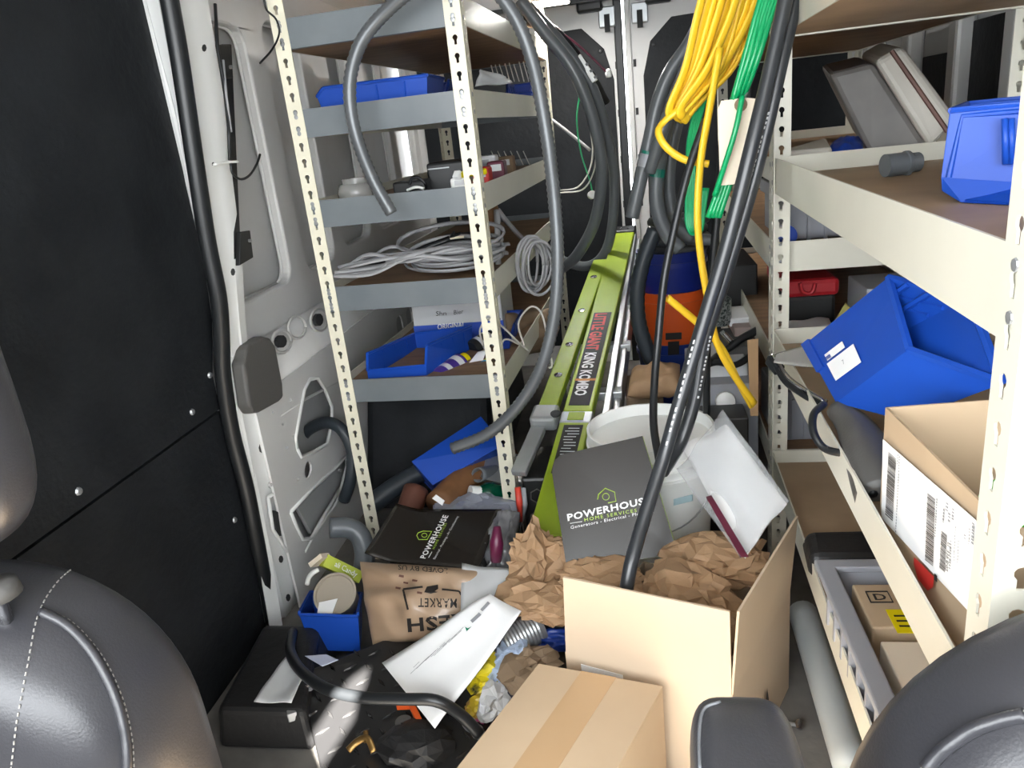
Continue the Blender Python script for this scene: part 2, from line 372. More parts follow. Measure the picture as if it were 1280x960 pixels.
# roof lamp
lp = PY(684, 4, 3.05)
lamp = thing('roof_lamp', 'small bright white roof lamp above the rear of the shelves', 'lamp', (lp.x, lp.y, lp.z))
MB().box((lp.x - 0.09, lp.y - 0.035, lp.z + 0.005), (lp.x + 0.09, lp.y + 0.035, ROOF)).build('housing', 'white_plastic', lamp, bevel=0.006)
MB().box((lp.x - 0.08, lp.y - 0.03, lp.z - 0.008), (lp.x + 0.08, lp.y + 0.03, lp.z + 0.006)).build('diffuser', 'lamp_glow', lamp, bevel=0.005)
ld = bpy.data.lights.new('roof_lamp_light', 'AREA'); ld.energy = 11; ld.shape = 'RECTANGLE'; ld.size = 0.16; ld.size_y = 0.06; ld.color = (1, 0.97, 0.92)
lo = bpy.data.objects.new('roof_lamp_light', ld); COL.objects.link(lo); lo.location = (lp.x, lp.y, lp.z - 0.012)
# ------------------------------------------------------------------ left side of the van
from mathutils.geometry import tessellate_polygon
def plate(mb, outer, holes, to3):          # 2D outline with holes -> faces; to3 maps (a,b) to a point
    polys = [[Vector((a, b, 0)) for a, b in outer]] + [[Vector((a, b, 0)) for a, b in h] for h in holes]
    tris = tessellate_polygon(polys); flat = [p for q in polys for p in q]
    mb.add([to3(p.x, p.y) for p in flat], [tuple(t) for t in tris]); return mb
def rrect(a0, b0, a1, b1, r, n=5):
    out = []
    for (ca, cb, s) in ((a1 - r, b0 + r, -90), (a1 - r, b1 - r, 0), (a0 + r, b1 - r, 90), (a0 + r, b0 + r, 180)):
        for k in range(n + 1):
            t = math.radians(s + 90 * k / n); out.append((ca + r * math.cos(t), cb + r * math.sin(t)))
    return out
XU = -1.0                                   # upper wall frame
def yz(px, py, x): p = PX(px, py, x); return (p.y, p.z)
skin = struct(MB().box((-1.06, 1.55, 0), (-1.03, RY + 0.1, ROOF + 0.02)).build('wall_left', 'wall_paint')); tag(skin, 'light grey painted steel side wall behind the left shelves', 'wall')
yA = yz(322, 190, XU)[0]; yB0 = yz(345, 190, XU)[0]; yB1 = yz(386, 190, XU)[0]
zl = yz(365, 345, XU)[1]
holes = [rrect(1.70, zl, yA, 1.47, 0.05), rrect(yB0, zl, yB1, 1.50, 0.05)]
y = yB1 + 0.09
for wdt in (0.30, 0.30, 0.28):
    holes.append(rrect(y, zl + 0.02, y + wdt, 1.50, 0.06)); y += wdt + 0.10
mb = MB(); plate(mb, [(1.62, 0.70), (RY, 0.70), (RY, ROOF), (1.62, ROOF)], holes, lambda a, b: (XU, a, b))
mb.build('inner_frame', 'wall_paint', skin, solid=0.028, offset=1, bevel=0.007)
for h in holes: MB().tube([(XU + 0.001, a, b) for a, b in h + h[:1]], 0.005, 6).build('pressed_edge', 'white_paint', skin, smooth=True)
for yy in ((yA + yB0) / 2, ):
    MB().tube([(XU + 0.002, yy, zl - 0.0), (XU + 0.002, yy, 1.45)], 0.011, 8, sy=1.0).build('pressed_bead', 'white_bright', skin, smooth=True)
yy = yB1 + 0.045
for k in range(4):
    for dy in (-0.02, 0.02):
        MB().tube([(XU + 0.002, yy + dy, zl), (XU + 0.002, yy + dy, 1.52)], 0.008, 8).build('pressed_bead', 'white_bright', skin, smooth=True)
    yy += 0.40
# curved top of the wall going over to the roof
def cove(u, v):
    a = v * math.pi / 2; return Vector((-1.0 + 0.13 * (1 - math.cos(a)), 1.6 + u * 2.0, 1.50 + 0.22 * math.sin(a)))
MB().grid(cove, 1, 8).build('roof_cove', 'white_paint', skin, smooth=True, solid=0.01)
# belt ledge
XL = -0.935
zl2 = 0.585
def ledge(u, v):
    t = v; x = XU + (XL - XU) * (t * t * (3 - 2 * t)) + 0.012 * math.sin(math.pi * t); return Vector((x, 1.60 + u * 2.0, 0.712 + (zl2 - 0.712) * t))
MB().grid(ledge, 2, 10).build('belt_ledge', 'wall_paint', skin, smooth=True, solid=0.006)
def ell(cx, cy, a, b, n=12, rot=0.0):
    return [(cx + a * math.cos(t) * math.cos(rot) - b * math.sin(t) * math.sin(rot), cy + a * math.cos(t) * math.sin(rot) + b * math.sin(t) * math.cos(rot)) for t in [2 * math.pi * k / n for k in range(n)]]
for (px, py, a, b) in ((348, 427, 6, 8), (395, 400, 5, 8)):
    MB().prism([PX(x, y_, -0.952) for x, y_ in ell(px, py, a, b, 10)], (0.012, 0, 0)).build('hole', 'dark_cavity', skin, bevel=0.002)
    MB().tube([PX(x, y_, -0.946) for x, y_ in (lambda e: e + e[:1])(ell(px + 4, py, a + 6, b + 6, 14))], 0.004, 6).build('pressed_edge', 'wall_paint', skin, smooth=True)
MB().tube([PX(x, y_, -0.95) for x, y_ in (lambda e: e + e[:1])(ell(371, 409, 11, 14, 16))], 0.004, 6).build('pressed_edge', 'wall_paint', skin, smooth=True)
# lower inner panel with its cut-outs
oval = [(371, 561), (376, 571), (390, 566), (409, 555), (415, 527), (415, 508), (406, 486), (397, 472), (387, 474), (380, 488), (374, 520), (369, 548)]
tri = [(363, 640), (392, 609), (416, 588), (432, 570), (434, 582), (422, 627), (389, 673), (378, 674), (370, 658)]
low = [(335, 622), (347, 614), (351, 639), (360, 658), (377, 683), (365, 700), (351, 677), (341, 662)]
slot = ell(384, 587, 4.5, 11, 10, 0.1)
hol = [[yz(x, y_, XL) for x, y_ in h] for h in (oval, tri, slot)]
dark_win = [yz(x, y_, XL) for x, y_ in ((431, 462), (441, 470), (446, 515), (438, 519), (430, 490))]
hol += [dark_win]
for k in range(4): hol.append(rrect(2.75 + k * 0.14, 0.33, 2.83 + k * 0.14, 0.50, 0.03))
for (px, py) in ((362, 500), (352, 530), (366, 545), (340, 515), (371, 599), (338, 606), (357, 560), (425, 588)):
    hol.append([yz(x, y_, XL) for x, y_ in ell(px, py, 1.6, 2.4, 6)])
mb = MB(); plate(mb, [(1.60, 0.0), (RY, 0.0), (RY, 0.59), (1.60, 0.59)], hol, lambda a, b: (XL, a, b))
mb.build('lower_panel', 'white_paint', skin, solid=0.006, offset=0)
for h in (oval, tri): MB().tube([PX(x, y_, XL + 0.003) for x, y_ in h + h[:1]], 0.006, 6).build('pressed_edge', 'white_bright', skin, smooth=True)
MB().box((-1.03, 1.6, 0.0), (-1.005, RY, 0.58)).build('outer_skin', 'grey_primer', skin)
MB().tube(pxl([(352, 512, 1.80), (361, 560, 1.80), (366, 620, 1.82), (360, 640, 1.8)]), 0.006, 6).build('pressed_bead', 'white_bright', skin, smooth=True)
MB().tube([PX(432, 600, XL), PX(402, 650, XL), PX(380, 690, XL)], 0.006, 6).build('pressed_bead', 'white_bright', skin, smooth=True)
MB().tube([PX(520, 430, XL), PX(444, 466, XL), PX(380, 500, XL), PX(350, 520, XL)], 0.004, 6).build('pressed_bead', 'wall_paint', skin, smooth=True)
MB().prism([PX(x, y_, -0.99) for x, y_ in ((366, 634), (430, 572), (425, 620), (385, 668))], (0.012, 0, 0)).build('inner_brace', 'grey_primer', skin, bevel=0.004)
MB().tube(pxl([(391, 612, 1.9), (387, 640, 1.9), (375, 660, 1.9), (368, 672, 1.9)]), 0.004, 6).build('inner_cable', 'rubber', skin)
# rear pillar of the sliding door opening
SX = [(1.72, -0.875), (1.376, -0.894), (1.158, -0.905), (0.936, -0.912), (0.656, -0.942), (0.36, -0.953), (0.0, -0.957)]
def sx(z):
    for (z1, x1), (z0, x0) in zip(SX[:-1], SX[1:]):
        if z >= z0: return x0 + (x1 - x0) * (z - z0) / (z1 - z0)
    return SX[-1][1]
def pw(z): return 0.16 if z > 1.3 else 0.075 + (z - 0.75) * 0.155 if z > 0.75 else 0.075 + (0.75 - z) * 0.08
pil = MB()
prof = [(-0.035, -0.022), (-0.035, -0.01), (-0.01, 0.0), (0.45, 0.002), (0.5, 0.006), (0.9, 0.004), (1.0, -0.02), (1.0, -0.11)]
def pilf(u, v):
    z = v * ROOF; i = u * (len(prof) - 1); k = min(int(i), len(prof) - 2); t = i - k
    a = prof[k][0] + (prof[k + 1][0] - prof[k][0]) * t; b = prof[k][1] + (prof[k + 1][1] - prof[k][1]) * t
    return Vector((sx(z) + b, 1.56 + a * pw(z), z))
pil.grid(pilf, len(prof) - 1, 24)
pillar = struct(pil.build('trim_2', 'white_bright', smooth='auto', solid=0.004)); tag(pillar, 'white painted door pillar at the rear of the sliding door opening', 'pillar')
pbv = bvh_of(pillar)
# low cut-out on the pillar foot
MB().prism([PX(x, y_, -0.945) for x, y_ in low], (0.006, 0, 0)).build('cut_out', 'grey_primer', pillar)
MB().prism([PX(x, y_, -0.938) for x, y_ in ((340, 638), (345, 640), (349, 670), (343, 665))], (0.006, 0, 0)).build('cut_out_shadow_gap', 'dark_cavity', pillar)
MB().tube([PX(x, y_, -0.937) for x, y_ in low + low[:1]], 0.005, 6).build('pressed_edge', 'white_bright', pillar, smooth=True)
for (px, py, s) in ((291, 340, 3), (255, 60, 3), (311, 378, 2), (351, 699, 3), (360, 747, 3), (327, 560, 4), (338, 606, 3), (266, 205, 1.5)):
    MB().add([cast(pbv, x, y_, 0.0006) for x, y_ in ell(px, py, s, s * 1.6, 8)], [tuple(range(8))]).build('hole', 'dark_cavity', pillar)
# black door track and bracket on the pillar
tr = MB()
for seg in (((279, 55), (290, 55), (302, 320), (293, 325)),):
    tr.prism([PX(x, y_, -0.905) for x, y_ in seg], (-0.04, 0, 0))
to = tr.build('seat_belt_bracket', 'black_plastic', bevel=0.003); tag(to, 'tall black metal bracket with cables screwed to the white door pillar', 'bracket')
MB().prism([PX(x, y_, -0.895) for x, y_ in ((271, 55), (287, 57), (292, 98), (284, 98), (276, 90))], (-0.012, 0, 0)).build('upper_plate', 'black_plastic', to, bevel=0.002)
MB().prism([PX(x, y_, -0.895) for x, y_ in ((301, 290), (313, 288), (317, 322), (300, 332))], (-0.012, 0, 0)).build('lower_plate', 'black_plastic', to, bevel=0.002)
MB().tube([PX(x, y_, -0.885) for x, y_ in ((269, 5), (272, 60), (281, 110), (286, 160), (287, 200))], 0.004, 6).build('cable', 'rubber', to, smooth=True)
MB().tube([PX(x, y_, -0.882) for x, y_ in ((279, 75), (283, 120), (289, 165))], 0.003, 6).build('cable', 'cable_grey', to, smooth=True)
MB().lathe([(0.004, 0), (0.004, 0.006)], 8, PX(287, 84, -0.895), (1, 0, 0)).build('bolt', 'galv', to)
MB().lathe([(0.004, 0), (0.004, 0.006)], 8, PX(311, 301, -0.895), (1, 0, 0)).build('bolt', 'galv', to)
w = MB().tube(spline([PX(267, 206, -0.89), PX(282, 203, -0.885), PX(297, 202, -0.88)], 4), 0.003, 6).build('cable_tie', 'white_plastic', smooth=True); tag(w, 'white cable tie through the white door pillar', 'cable tie')
w = MB().tube(spline([PX(x, y_, -0.885) for x, y_ in ((288, 203), (291, 217), (301, 224), (312, 219), (321, 205), (325, 193))], 5), 0.003, 6).build('loose_wire', 'rubber', smooth=True); tag(w, 'short dark wire looping out beside the door pillar', 'wire')
w = MB().tube(spline(pxl([(329, -5, 1.80), (333, 12, 1.80), (345, 24, 1.79), (349, 42, 1.79), (340, 62, 1.82), (325, 79, 1.86)]), 5), 0.0025, 6).build('loose_wire', 'rubber', smooth=True); tag(w, 'thin dark wire hanging by the top of the shelf post', 'wire')
# grey cover pad
pad = [(309, 437), (314, 429), (330, 420), (338, 422), (345, 432), (354, 480), (355, 497), (350, 502), (325, 516), (318, 517), (313, 508), (305, 455)]
po = MB().prism([PX(x, y_, -0.905) for x, y_ in pad], (-0.035, 0, 0)).build('pillar_cover', 'grey_pad', bevel=0.008, bseg=3); tag(po, 'dark grey plastic cover on the white door pillar', 'cover')
# seal
seal_px = [(196, -125), (206, -40), (212, 0), (225, 75), (242, 190), (259, 300), (273, 370), (277, 420), (279, 470), (290, 540), (308, 610), (322, 680), (341, 775)]
so = struct(MB().tube(spline([PY(x, y_, 1.53) for x, y_ in seal_px], 5), 0.019, 10, sy=0.8).build('trim_3', 'rubber', smooth=True)); tag(so, 'black rubber seal around the sliding door opening', 'seal')
# sliding door: white shell and two black lining boards
XD = -0.985
door = struct(MB().box((-1.045, 0.1, 0.0), (-1.002, 1.60, ROOF)).build('door_3', 'white_bright', bevel=0.004)); tag(door, 'closed sliding van door lined with black boards', 'door')
up = [(168, -40), (178, 0), (195, 70), (216, 146), (232, 230), (255, 330), (265, 400), (266, 470), (275, 511)]
U = [PX(x, y_, XD) for x, y_ in up]; zs = U[-1].z
board1 = MB().prism([Vector((XD, 0.12, zs)), Vector((XD, 0.12, ROOF))] + [p for p in ([Vector((XD, U[0].y, ROOF))] + U)], (-0.012, 0, 0)).build('lining_board', 'black_liner', door)
lw = [(277, 516), (297, 600), (315, 690), (333, 790)]
Lq = [PX(x, y_, XD) for x, y_ in lw]
board2 = MB().prism([Vector((XD, 0.12, 0.0)), Vector((XD, 0.12, zs - 0.006))] + [Vector((XD, Lq[0].y, zs - 0.006))] + Lq[1:] + [Vector((XD, Lq[-1].y, 0.0))], (-0.012, 0, 0)).build('lining_board', 'black_liner', door)
edge = [PX(x, y_, XD + 0.012) for x, y_ in ((174, -20), (181, 0), (199, 70), (217, 135), (236, 230), (258, 330), (267, 400), (270, 470), (284, 530), (302, 600), (320, 690), (337, 790))]
eo = MB()
for a, b in zip(edge[:-1], edge[1:]): eo.add([a + Vector((0, 0.002, 0)), b + Vector((0, 0.002, 0)), b + Vector((0.02, 0.03, 0)), a + Vector((0.02, 0.03, 0))], [(0, 1, 2, 3)])
eo.build('door_edge', 'white_bright', door, solid=0.004, weld=True)
for px, py in ((262, 469), (98, 614), (240, 515), (293, 650)):
    MB().lathe([(0.008, 0), (0.006, 0.004), (0, 0.005)], 8, PX(px, py, XD), (1, 0, 0)).build('screw', 'galv', board2 if py > 600 or px > 290 else board1)
# step cover
sc = MB().hexa([(-0.905, 1.115, 0), (-0.69, 1.115, 0), (-0.77, 1.50, 0), (-0.95, 1.50, 0)], [(-0.895, 1.13, 0.095), (-0.70, 1.13, 0.095), (-0.79, 1.40, 0.095), (-0.925, 1.40, 0.095)])
so = sc.build('step_cover', 'step_black', bevel=0.015, bseg=3); tag(so, 'black plastic step cover inside the sliding door', 'step')
# wheel arch
wa = struct(MB().hexa([(-0.93, 2.12, 0), (-0.5, 2.12, 0), (-0.5, 3.1, 0), (-0.93, 3.1, 0)], [(-0.93, 2.34, 0.44), (-0.5, 2.34, 0.44), (-0.5, 2.95, 0.44), (-0.93, 2.95, 0.44)]).build('trim_4', 'black_liner', bevel=0.03)); tag(wa, 'black covered wheel arch under the left shelves', 'wheel arch')
# ------------------------------------------------------------------ boltless shelving
PITCH = 0.0381
def keyhole(cz):
    out = []; r = 0.0062; sw = 0.0032; top = 0.004
    for k in range(9):
        t = math.radians(-60 + 300 * k / 8); out.append((r * math.cos(t), cz + top + r * math.sin(t)))
    # slot below the round hole
    out2 = [(-sw, cz - 0.0105), (sw, cz - 0.0105)]
    return [out2[1]] + out + [out2[0]]
def flange(mb, o, wd, z0, z1, side=0.038):   # strip from o along wd, with keyholes
    o = Vector(o); wd = Vector(wd); n = int((z1 - z0) / PITCH); c = side / 2
    outer = [(-c, -PITCH / 2), (c, -PITCH / 2), (c, PITCH / 2), (-c, PITCH / 2)]
    polys = [[Vector((a, b, 0)) for a, b in outer], [Vector((a, b, 0)) for a, b in keyhole(0)]]
    tris = [tuple(t) for t in tessellate_polygon(polys)]; flat = [p for q in polys for p in q]
    for k in range(n):
        zc = z0 + (k + 0.5) * PITCH
        mb.add([o + wd * (p.x + c) + Vector((0, 0, zc + p.y)) for p in flat], tris)
    return mb
def rack(name, label, org, ang, Wd, L, levels, zt, m_post, m_short, m_long, deck_m, posts=(1, 1, 1, 1), zsh=0.0, ph=0.0, rear_levels=None):
    u = Vector((math.sin(ang), math.cos(ang), 0)); w = Vector((math.cos(ang), -math.sin(ang), 0)); o = Vector((org[0], org[1], 0))
    t = thing(name, label, 'shelving', tuple(o + u * L / 2 + w * Wd / 2))
    P = lambda a, b, z=0.0: o + w * a + u * b + Vector((0, 0, z))
    for i, (a, b, sa, sb) in enumerate(((0, 0, 1, 1), (Wd, 0, -1, 1), (Wd, L, -1, -1), (0, L, 1, -1))):
        if not posts[i]: continue
        mb = MB(); flange(mb, P(a, b, ph), w * sa, 0, zt); flange(mb, P(a, b, ph), u * sb, 0, zt)
        mb.build('post', m_post, t, solid=0.0022, offset=0, weld=True)
    for z, h, dk in levels:
        for b, sb in ((0, 1), (L, -1)):
            q = b + sb * 0.004; zz = z
            _sb = MB().add([P(0.003, q, z), P(Wd - 0.003, q, z), P(Wd - 0.003, q, z - h), P(0.003, q, z - h), P(0.003, q + sb * 0.022, z), P(Wd - 0.003, q + sb * 0.022, z), P(0.003, q + sb * 0.022, z - h), P(Wd - 0.003, q + sb * 0.022, z - h)][:4] , [(0, 1, 2, 3)])
            sbm = _sb.build('short_beam', m_short, t, solid=0.003, offset=0)
            if sb == 1: front_beam = sbm
            MB().add([P(0.003, q, z - h), P(Wd - 0.003, q, z - h), P(Wd - 0.003, q + sb * 0.02, z - h), P(0.003, q + sb * 0.02, z - h)], [(0, 1, 2, 3)]).build('beam_foot', m_short, sbm, solid=0.003, offset=0)
        for a, sa in ((0, 1), (Wd, -1)):
            q = a + sa * 0.004
            lbm = MB().add([P(q, 0.003, z), P(q, L - 0.003, z), P(q, L - 0.003, z - h), P(q, 0.003, z - h)], [(0, 1, 2, 3)]).build('long_beam', m_long, t, solid=0.003, offset=0)
            for b in (0.019, L - 0.019):
                for dz in (0.012, 0.05):
                    if dz < h: MB().lathe([(0.0055, 0), (0.0048, 0.0012), (0, 0.0016)], 8, P(a - sa * 0.001, b, z - dz), tuple(-w * sa)).build('rivet', 'galv', lbm)
        for b, sb in ((0, 1),):
            for a in (0.019, Wd - 0.019):
                for dz in (0.012, 0.05):
                    for e in (-0.004, 0.005): MB().lathe([(0.0055, 0), (0.0048, 0.0012), (0, 0.0016)], 8, P(a, b - sb * 0.001, z - dz + e), tuple(-u * sb)).build('rivet', 'galv', front_beam)
        if dk: MB().hexa([P(0.008, 0.008, z - dk - 0.014), P(Wd - 0.008, 0.008, z - dk - 0.014), P(Wd - 0.008, L - 0.008, z - dk - 0.014), P(0.008, L - 0.008, z - dk - 0.014)], [P(0.008, 0.008, z - dk), P(Wd - 0.008, 0.008, z - dk), P(Wd - 0.008, L - 0.008, z - dk), P(0.008, L - 0.008, z - dk)]).build('shelf_board', deck_m, t)
    return t, P
LANG = math.radians(2.8)
lrack, LP = rack('shelving_rack', 'tall cream boltless rack with grey front beams along the sliding door side', (-0.808, 1.835), LANG, 0.455, 1.30,
    [(1.447, 0.064, 0.05), (1.247, 0.064, 0.02), (1.032, 0.066, 0.025), (0.812, 0.064, 0.02), (0.557, 0.064, 0.02)], 1.66, 'cream_steel', 'grey_steel', 'cream_steel_cool', 'particle_board')
RANG = math.radians(1.6)
rrack, RP = rack('shelving_rack', 'cream boltless rack behind the driver seat holding the labelled cardboard box', (0.262, 0.55), RANG, 0.48, 1.17,
    [(1.335, 0.07, 0.054), (1.035, 0.072, 0.035), (0.660, 0.058, 0.035), (0.358, 0.056, 0.03)], 1.66, 'cream_steel_cool', 'cream_steel_cool', 'cream_steel_cool', 'board_tan')
frack, FP = rack('shelving_rack', 'cream boltless rack beyond the first driver side rack reaching to the rear doors', (0.300, 1.745), RANG, 0.50, 1.40,
    [(1.335, 0.05, 0.034), (1.03, 0.05, 0.03), (0.850, 0.066, 0.02), (0.60, 0.06, 0.02), (0.345, 0.06, 0.02)], 1.66, 'cream_steel_cool', 'cream_steel_cool', 'cream_steel_cool', 'particle_board')
# ------------------------------------------------------------------ on the left rack
V = Vector
def upbin(name, label, x0, x1, y0, y1, z0, h, m='blue_plastic', front='y', flare=0.012, lip=0.45, cut=0.3, rot=0.0, group=None):
    cx, cy = (x0 + x1) / 2, (y0 + y1) / 2
    def r(x, y, z): a, b = x - cx, y - cy; return V((cx + a * math.cos(rot) - b * math.sin(rot), cy + a * math.sin(rot) + b * math.cos(rot), z))
    q = [(x0, y0), (x1, y0), (x1, y1), (x0, y1)]
    if front == 'x-': q = [q[3], q[0], q[1], q[2]]
    if front == 'x+': q = [q[1], q[2], q[3], q[0]]
    if front == 'y+': q = [q[2], q[3], q[0], q[1]]
    B = [r(x + (flare if x == x0 else -flare), y + (flare if y == y0 else -flare), z0) for x, y in q]; T = [r(x, y, z0 + h) for x, y in q]
    return hopper(name, B, T, m, lip=lip, cut=cut, label=label, cat='bin', group=group)
D2, D3, D4, D5 = 1.228, 1.008, 0.793, 0.538
a = PY(394, 118, 1.94); b = PY(534, 98, 1.94)
upbin('storage_bin', 'long blue plastic bin on the grey shelf just below the top one', a.x, b.x, 1.94, 2.12, D2, a.z - D2 + 0.012, front='x-', lip=0.75, cut=0.08)
a = PY(536, 104, 2.42); b = PY(556, 102, 2.42)
upbin('storage_bin', 'dark blue bin behind the long blue one near the shelf top', a.x - 0.14, b.x, 2.42, 2.6, D2, a.z - D2 + 0.005, m='blue_dark')
a = PY(630, 104, 2.72); b = PY(672, 104, 2.72)
upbin('storage_bin', 'dark blue bin on the aisle side of the upper shelf', a.x, b.x - 0.02, 2.72, 2.95, D2, a.z - D2, m='blue_dark')
c = [PY(594, 108, 2.35), PY(640, 104, 2.5), PY(632, 96, 2.5), PY(600, 87, 2.4)]
o = sheet('plastic_tray', c, 'paper_grey', t=0.004, warp=0.01); tag(o, 'grey translucent plastic tray leaning on the upper shelf', 'tray')
for k in range(9):
    x = 612 + k * 6; top = PY(x, 74 + (k % 3) * 3, 3.02); bot = PY(x + 7, 102, 3.0)
    o = MB().tube([top, bot], 0.0022, 5).build('drop_wire', 'cable_white'); tag(o, 'thin pale wire hanging behind the upper shelf by the rear post', 'wire', 'pale wires behind the upper shelf')
for k in range(6):
    x = 614 + k * 8; o = MB().tube([PY(x, 189, 3.0), PY(x + 8, 206, 2.96)], 0.002, 5).build('drop_wire', 'cable_white'); tag(o, 'thin pale wire hanging behind the middle shelf', 'wire', 'pale wires behind the middle shelf')
# third shelf
p = PY(441, 248, 1.94)
o = thing('plastic_jar', 'clear round plastic jar on the middle grey shelf', 'jar', (p.x, 1.98, D3))
MB().lathe([(0.05, 0), (0.052, 0.03), (0.045, 0.05), (0.042, 0.05), (0.048, 0.03), (0.046, 0.003)], 28, (p.x, 1.98, D3)).build('jar_body', 'clear_tub', o, smooth=True)
MB().lathe([(0.036, 0.05), (0.036, 0.063), (0.0, 0.064)], 24, (p.x, 1.98, D3)).build('lid', 'clear_tub', o, smooth='auto')
p = PY(515, 240, 1.95)
o = thing('battery_charger', 'small black charger with a looped cord on the middle shelf', 'charger', (p.x, 1.97, D3))
MB().box((p.x - 0.05, 1.95, D3), (p.x + 0.035, 2.02, D3 + 0.042)).build('charger_body', 'black_plastic', o, bevel=0.005)
MB().tube(spline(pxl([(512, 231, 1.95), (515, 223, 1.95), (523, 222, 1.95), (531, 229, 1.95), (533, 235, 1.96)]), 5), 0.004, 8).build('cord', 'rubber', o, smooth=True)
MB().tube(spline(pxl([(509, 238, 1.94), (520, 234, 1.93), (530, 236, 1.93)]), 5), 0.004, 6).build('plug', 'white_plastic', o, smooth=True)
a = PY(536, 234, 2.03); b = PY(573, 229, 2.03)
o = thing('tool_case', 'black plastic tool case with a silver line on the middle shelf', 'case', (a.x, 2.05, D3))
MB().box((a.x, 2.03, D3), (b.x + 0.03, 2.2, D3 + 0.078)).build('case_body', 'black_plastic', o, bevel=0.006)
MB().box((a.x + 0.004, 2.026, D3 + 0.062), (b.x - 0.02, 2.03, D3 + 0.065)).build('silver_line', 'galv', o)
o = thing('utility_knife', 'yellow handled tool on the middle shelf next to the front post', 'tool', tuple(PY(585, 222, 1.95)))
MB().bar(PY(572, 219, 1.92), PY(606, 214, 2.0), 0.02, 0.016).build('handle', 'yellow_print', o, bevel=0.004)
MB().bar(PY(570, 217, 1.915), PY(574, 221, 1.925), 0.02, 0.02).build('cap', 'white_plastic', o, bevel=0.002)
for (px, py, Y_, w, h, m, nm, lab) in ((613, 219, 2.02, 0.05, 0.055, 'print_red', 'fitting_pack', 'red plastic pack on the middle shelf beside the post'), (632, 211, 2.2, 0.05, 0.06, 'maroon', 'fitting_pack', 'dark red printed pack on the middle shelf'),
                                 (643, 206, 2.5, 0.06, 0.06, 'jute', 'fitting_pack', 'olive coloured pack at the back of the middle shelf'), (622, 207, 2.3, 0.10, 0.075, 'paper_grey', 'fitting_pack', 'grey white carton behind the red packs'),
                                 (590, 238, 1.92, 0.05, 0.04, 'white_plastic', 'fitting_pack', 'small white carton at the front edge of the middle shelf')):
    p = PY(px, py, Y_)
    o = thing(nm, lab, 'pack', (p.x, Y_, D3)); MB().box((p.x - w - 0.004, Y_, D3), (p.x - 0.004, Y_ + 0.06, D3 + h)).build('pack_body', m, o, bevel=0.006)
    MB().box((p.x - w * 0.85, Y_ - 0.001, D3 + h * 0.55), (p.x - w * 0.25, Y_ + 0.001, D3 + h * 0.85)).build('print_panel', 'print_grey' if m == 'paper_grey' else 'paper_grey', o)
# fourth shelf: flat grey cable in heaps
def strand_set(name, label, n, base, jit, r, m, parent=None, sy=0.55, seed=1, cat='cable'):
    rnd = random.Random(seed); t = thing(name, label, cat, tuple(base[0]))
    for k in range(n):
        d = V((0, rnd.uniform(-1, 1) * jit[1], abs(rnd.uniform(0, 1)) * jit[2]))
        P = [p + d + V((rnd.uniform(-1, 1) * jit[0], rnd.uniform(-1, 1) * jit[1] * 0.5, rnd.uniform(-.3, 1) * jit[2] * 0.5)) for p in base]
        MB().tube(spline(P, 5), r, 6, sy=sy).build('strand', m, t, smooth=True)
    return t
z = D4 + 0.006
strand_set('cable_bundle', 'heap of flat grey cable lying along the fourth shelf', 14, [V((-0.77, 1.93, z)), V((-0.68, 1.92, z + 0.01)), V((-0.58, 1.93, z + 0.012)), V((-0.47, 1.95, z + 0.008)), V((-0.37, 2.05, z))], (0.03, 0.06, 0.055), 0.0062, 'cable_grey', seed=3)
t = thing('cable_coil', 'loosely looped grey cable on the fourth shelf behind the front post', 'cable', (-0.5, 2.0, D4))
rnd = random.Random(5)
for k in range(9):
    cx, cy = -0.50 + rnd.uniform(-.03, .03), 2.02 + rnd.uniform(-.03, .03); rx, ry = rnd.uniform(.10, .15), rnd.uniform(.06, .10); zz = D4 + 0.02 + k * 0.007; tl = rnd.uniform(-.03, .06)
    MB().tube([V((cx + rx * math.cos(q), cy + ry * math.sin(q), zz + tl * (0.5 + 0.5 * math.sin(q)))) for q in [2 * math.pi * i / 26 for i in range(27)]], 0.0062, 6, sy=0.6).build('loop', 'cable_grey', t, smooth=True)
o = thing('stripped_cable', 'black cable with bare ends poking up from the fourth shelf', 'cable', tuple(PY(480, 338, 1.98)))
MB().tube(spline(pxl([(455, 335, 1.96), (500, 322, 1.98), (535, 308, 2.0), (562, 298, 2.02)]), 5), 0.009, 8, sy=0.6).build('sheath', 'cable_black', o, smooth=True)
for dx, dy in ((0, -4), (8, -2), (12, 3)): MB().tube(pxl([(562, 298, 2.02), (568 + dx, 293 + dy, 2.03)]), 0.0035, 6).build('core', 'cable_black' if dy < 0 else 'tag_cream', o)
o = MB().box((-0.56, 2.14, D4), (-0.44, 2.24, D4 + 0.08)).build('black_carton', 'black_plastic', bevel=0.004); tag(o, 'black carton behind the grey cable heap on the fourth shelf', 'carton')
# coil hanging over the aisle beam
t = thing('cable_coil', 'grey cable coil hanging over the aisle edge of the fourth shelf', 'cable', tuple(PY(668, 365, 2.16)))
rnd = random.Random(11)
for k in range(8):
    cx, cy = 668 + rnd.uniform(-6, 6), 330 + rnd.uniform(-5, 5); rx, ry = rnd.uniform(7, 23), rnd.uniform(26, 37); tw = rnd.uniform(-0.25, 0.35); yy = 2.14 + rnd.uniform(-.03, .03)
    MB().tube([PY(cx + rx * math.cos(q) + tw * ry * math.sin(q) * .3, cy + ry * math.sin(q), yy + 0.03 * math.cos(q)) for q in [2 * math.pi * i / 28 for i in range(29)]], 0.005, 6, sy=0.7).build('loop', 'cable_grey', t, smooth=True)
o = MB().tube(spline(pxl([(621, 263, 2.15), (622, 290, 2.12), (623, 330, 2.1), (632, 342, 2.1)]), 5), 0.009, 8).build('cable_end', 'cable_grey', smooth=True); tag(o, 'single grey cable end rising from the fourth shelf heap', 'cable')
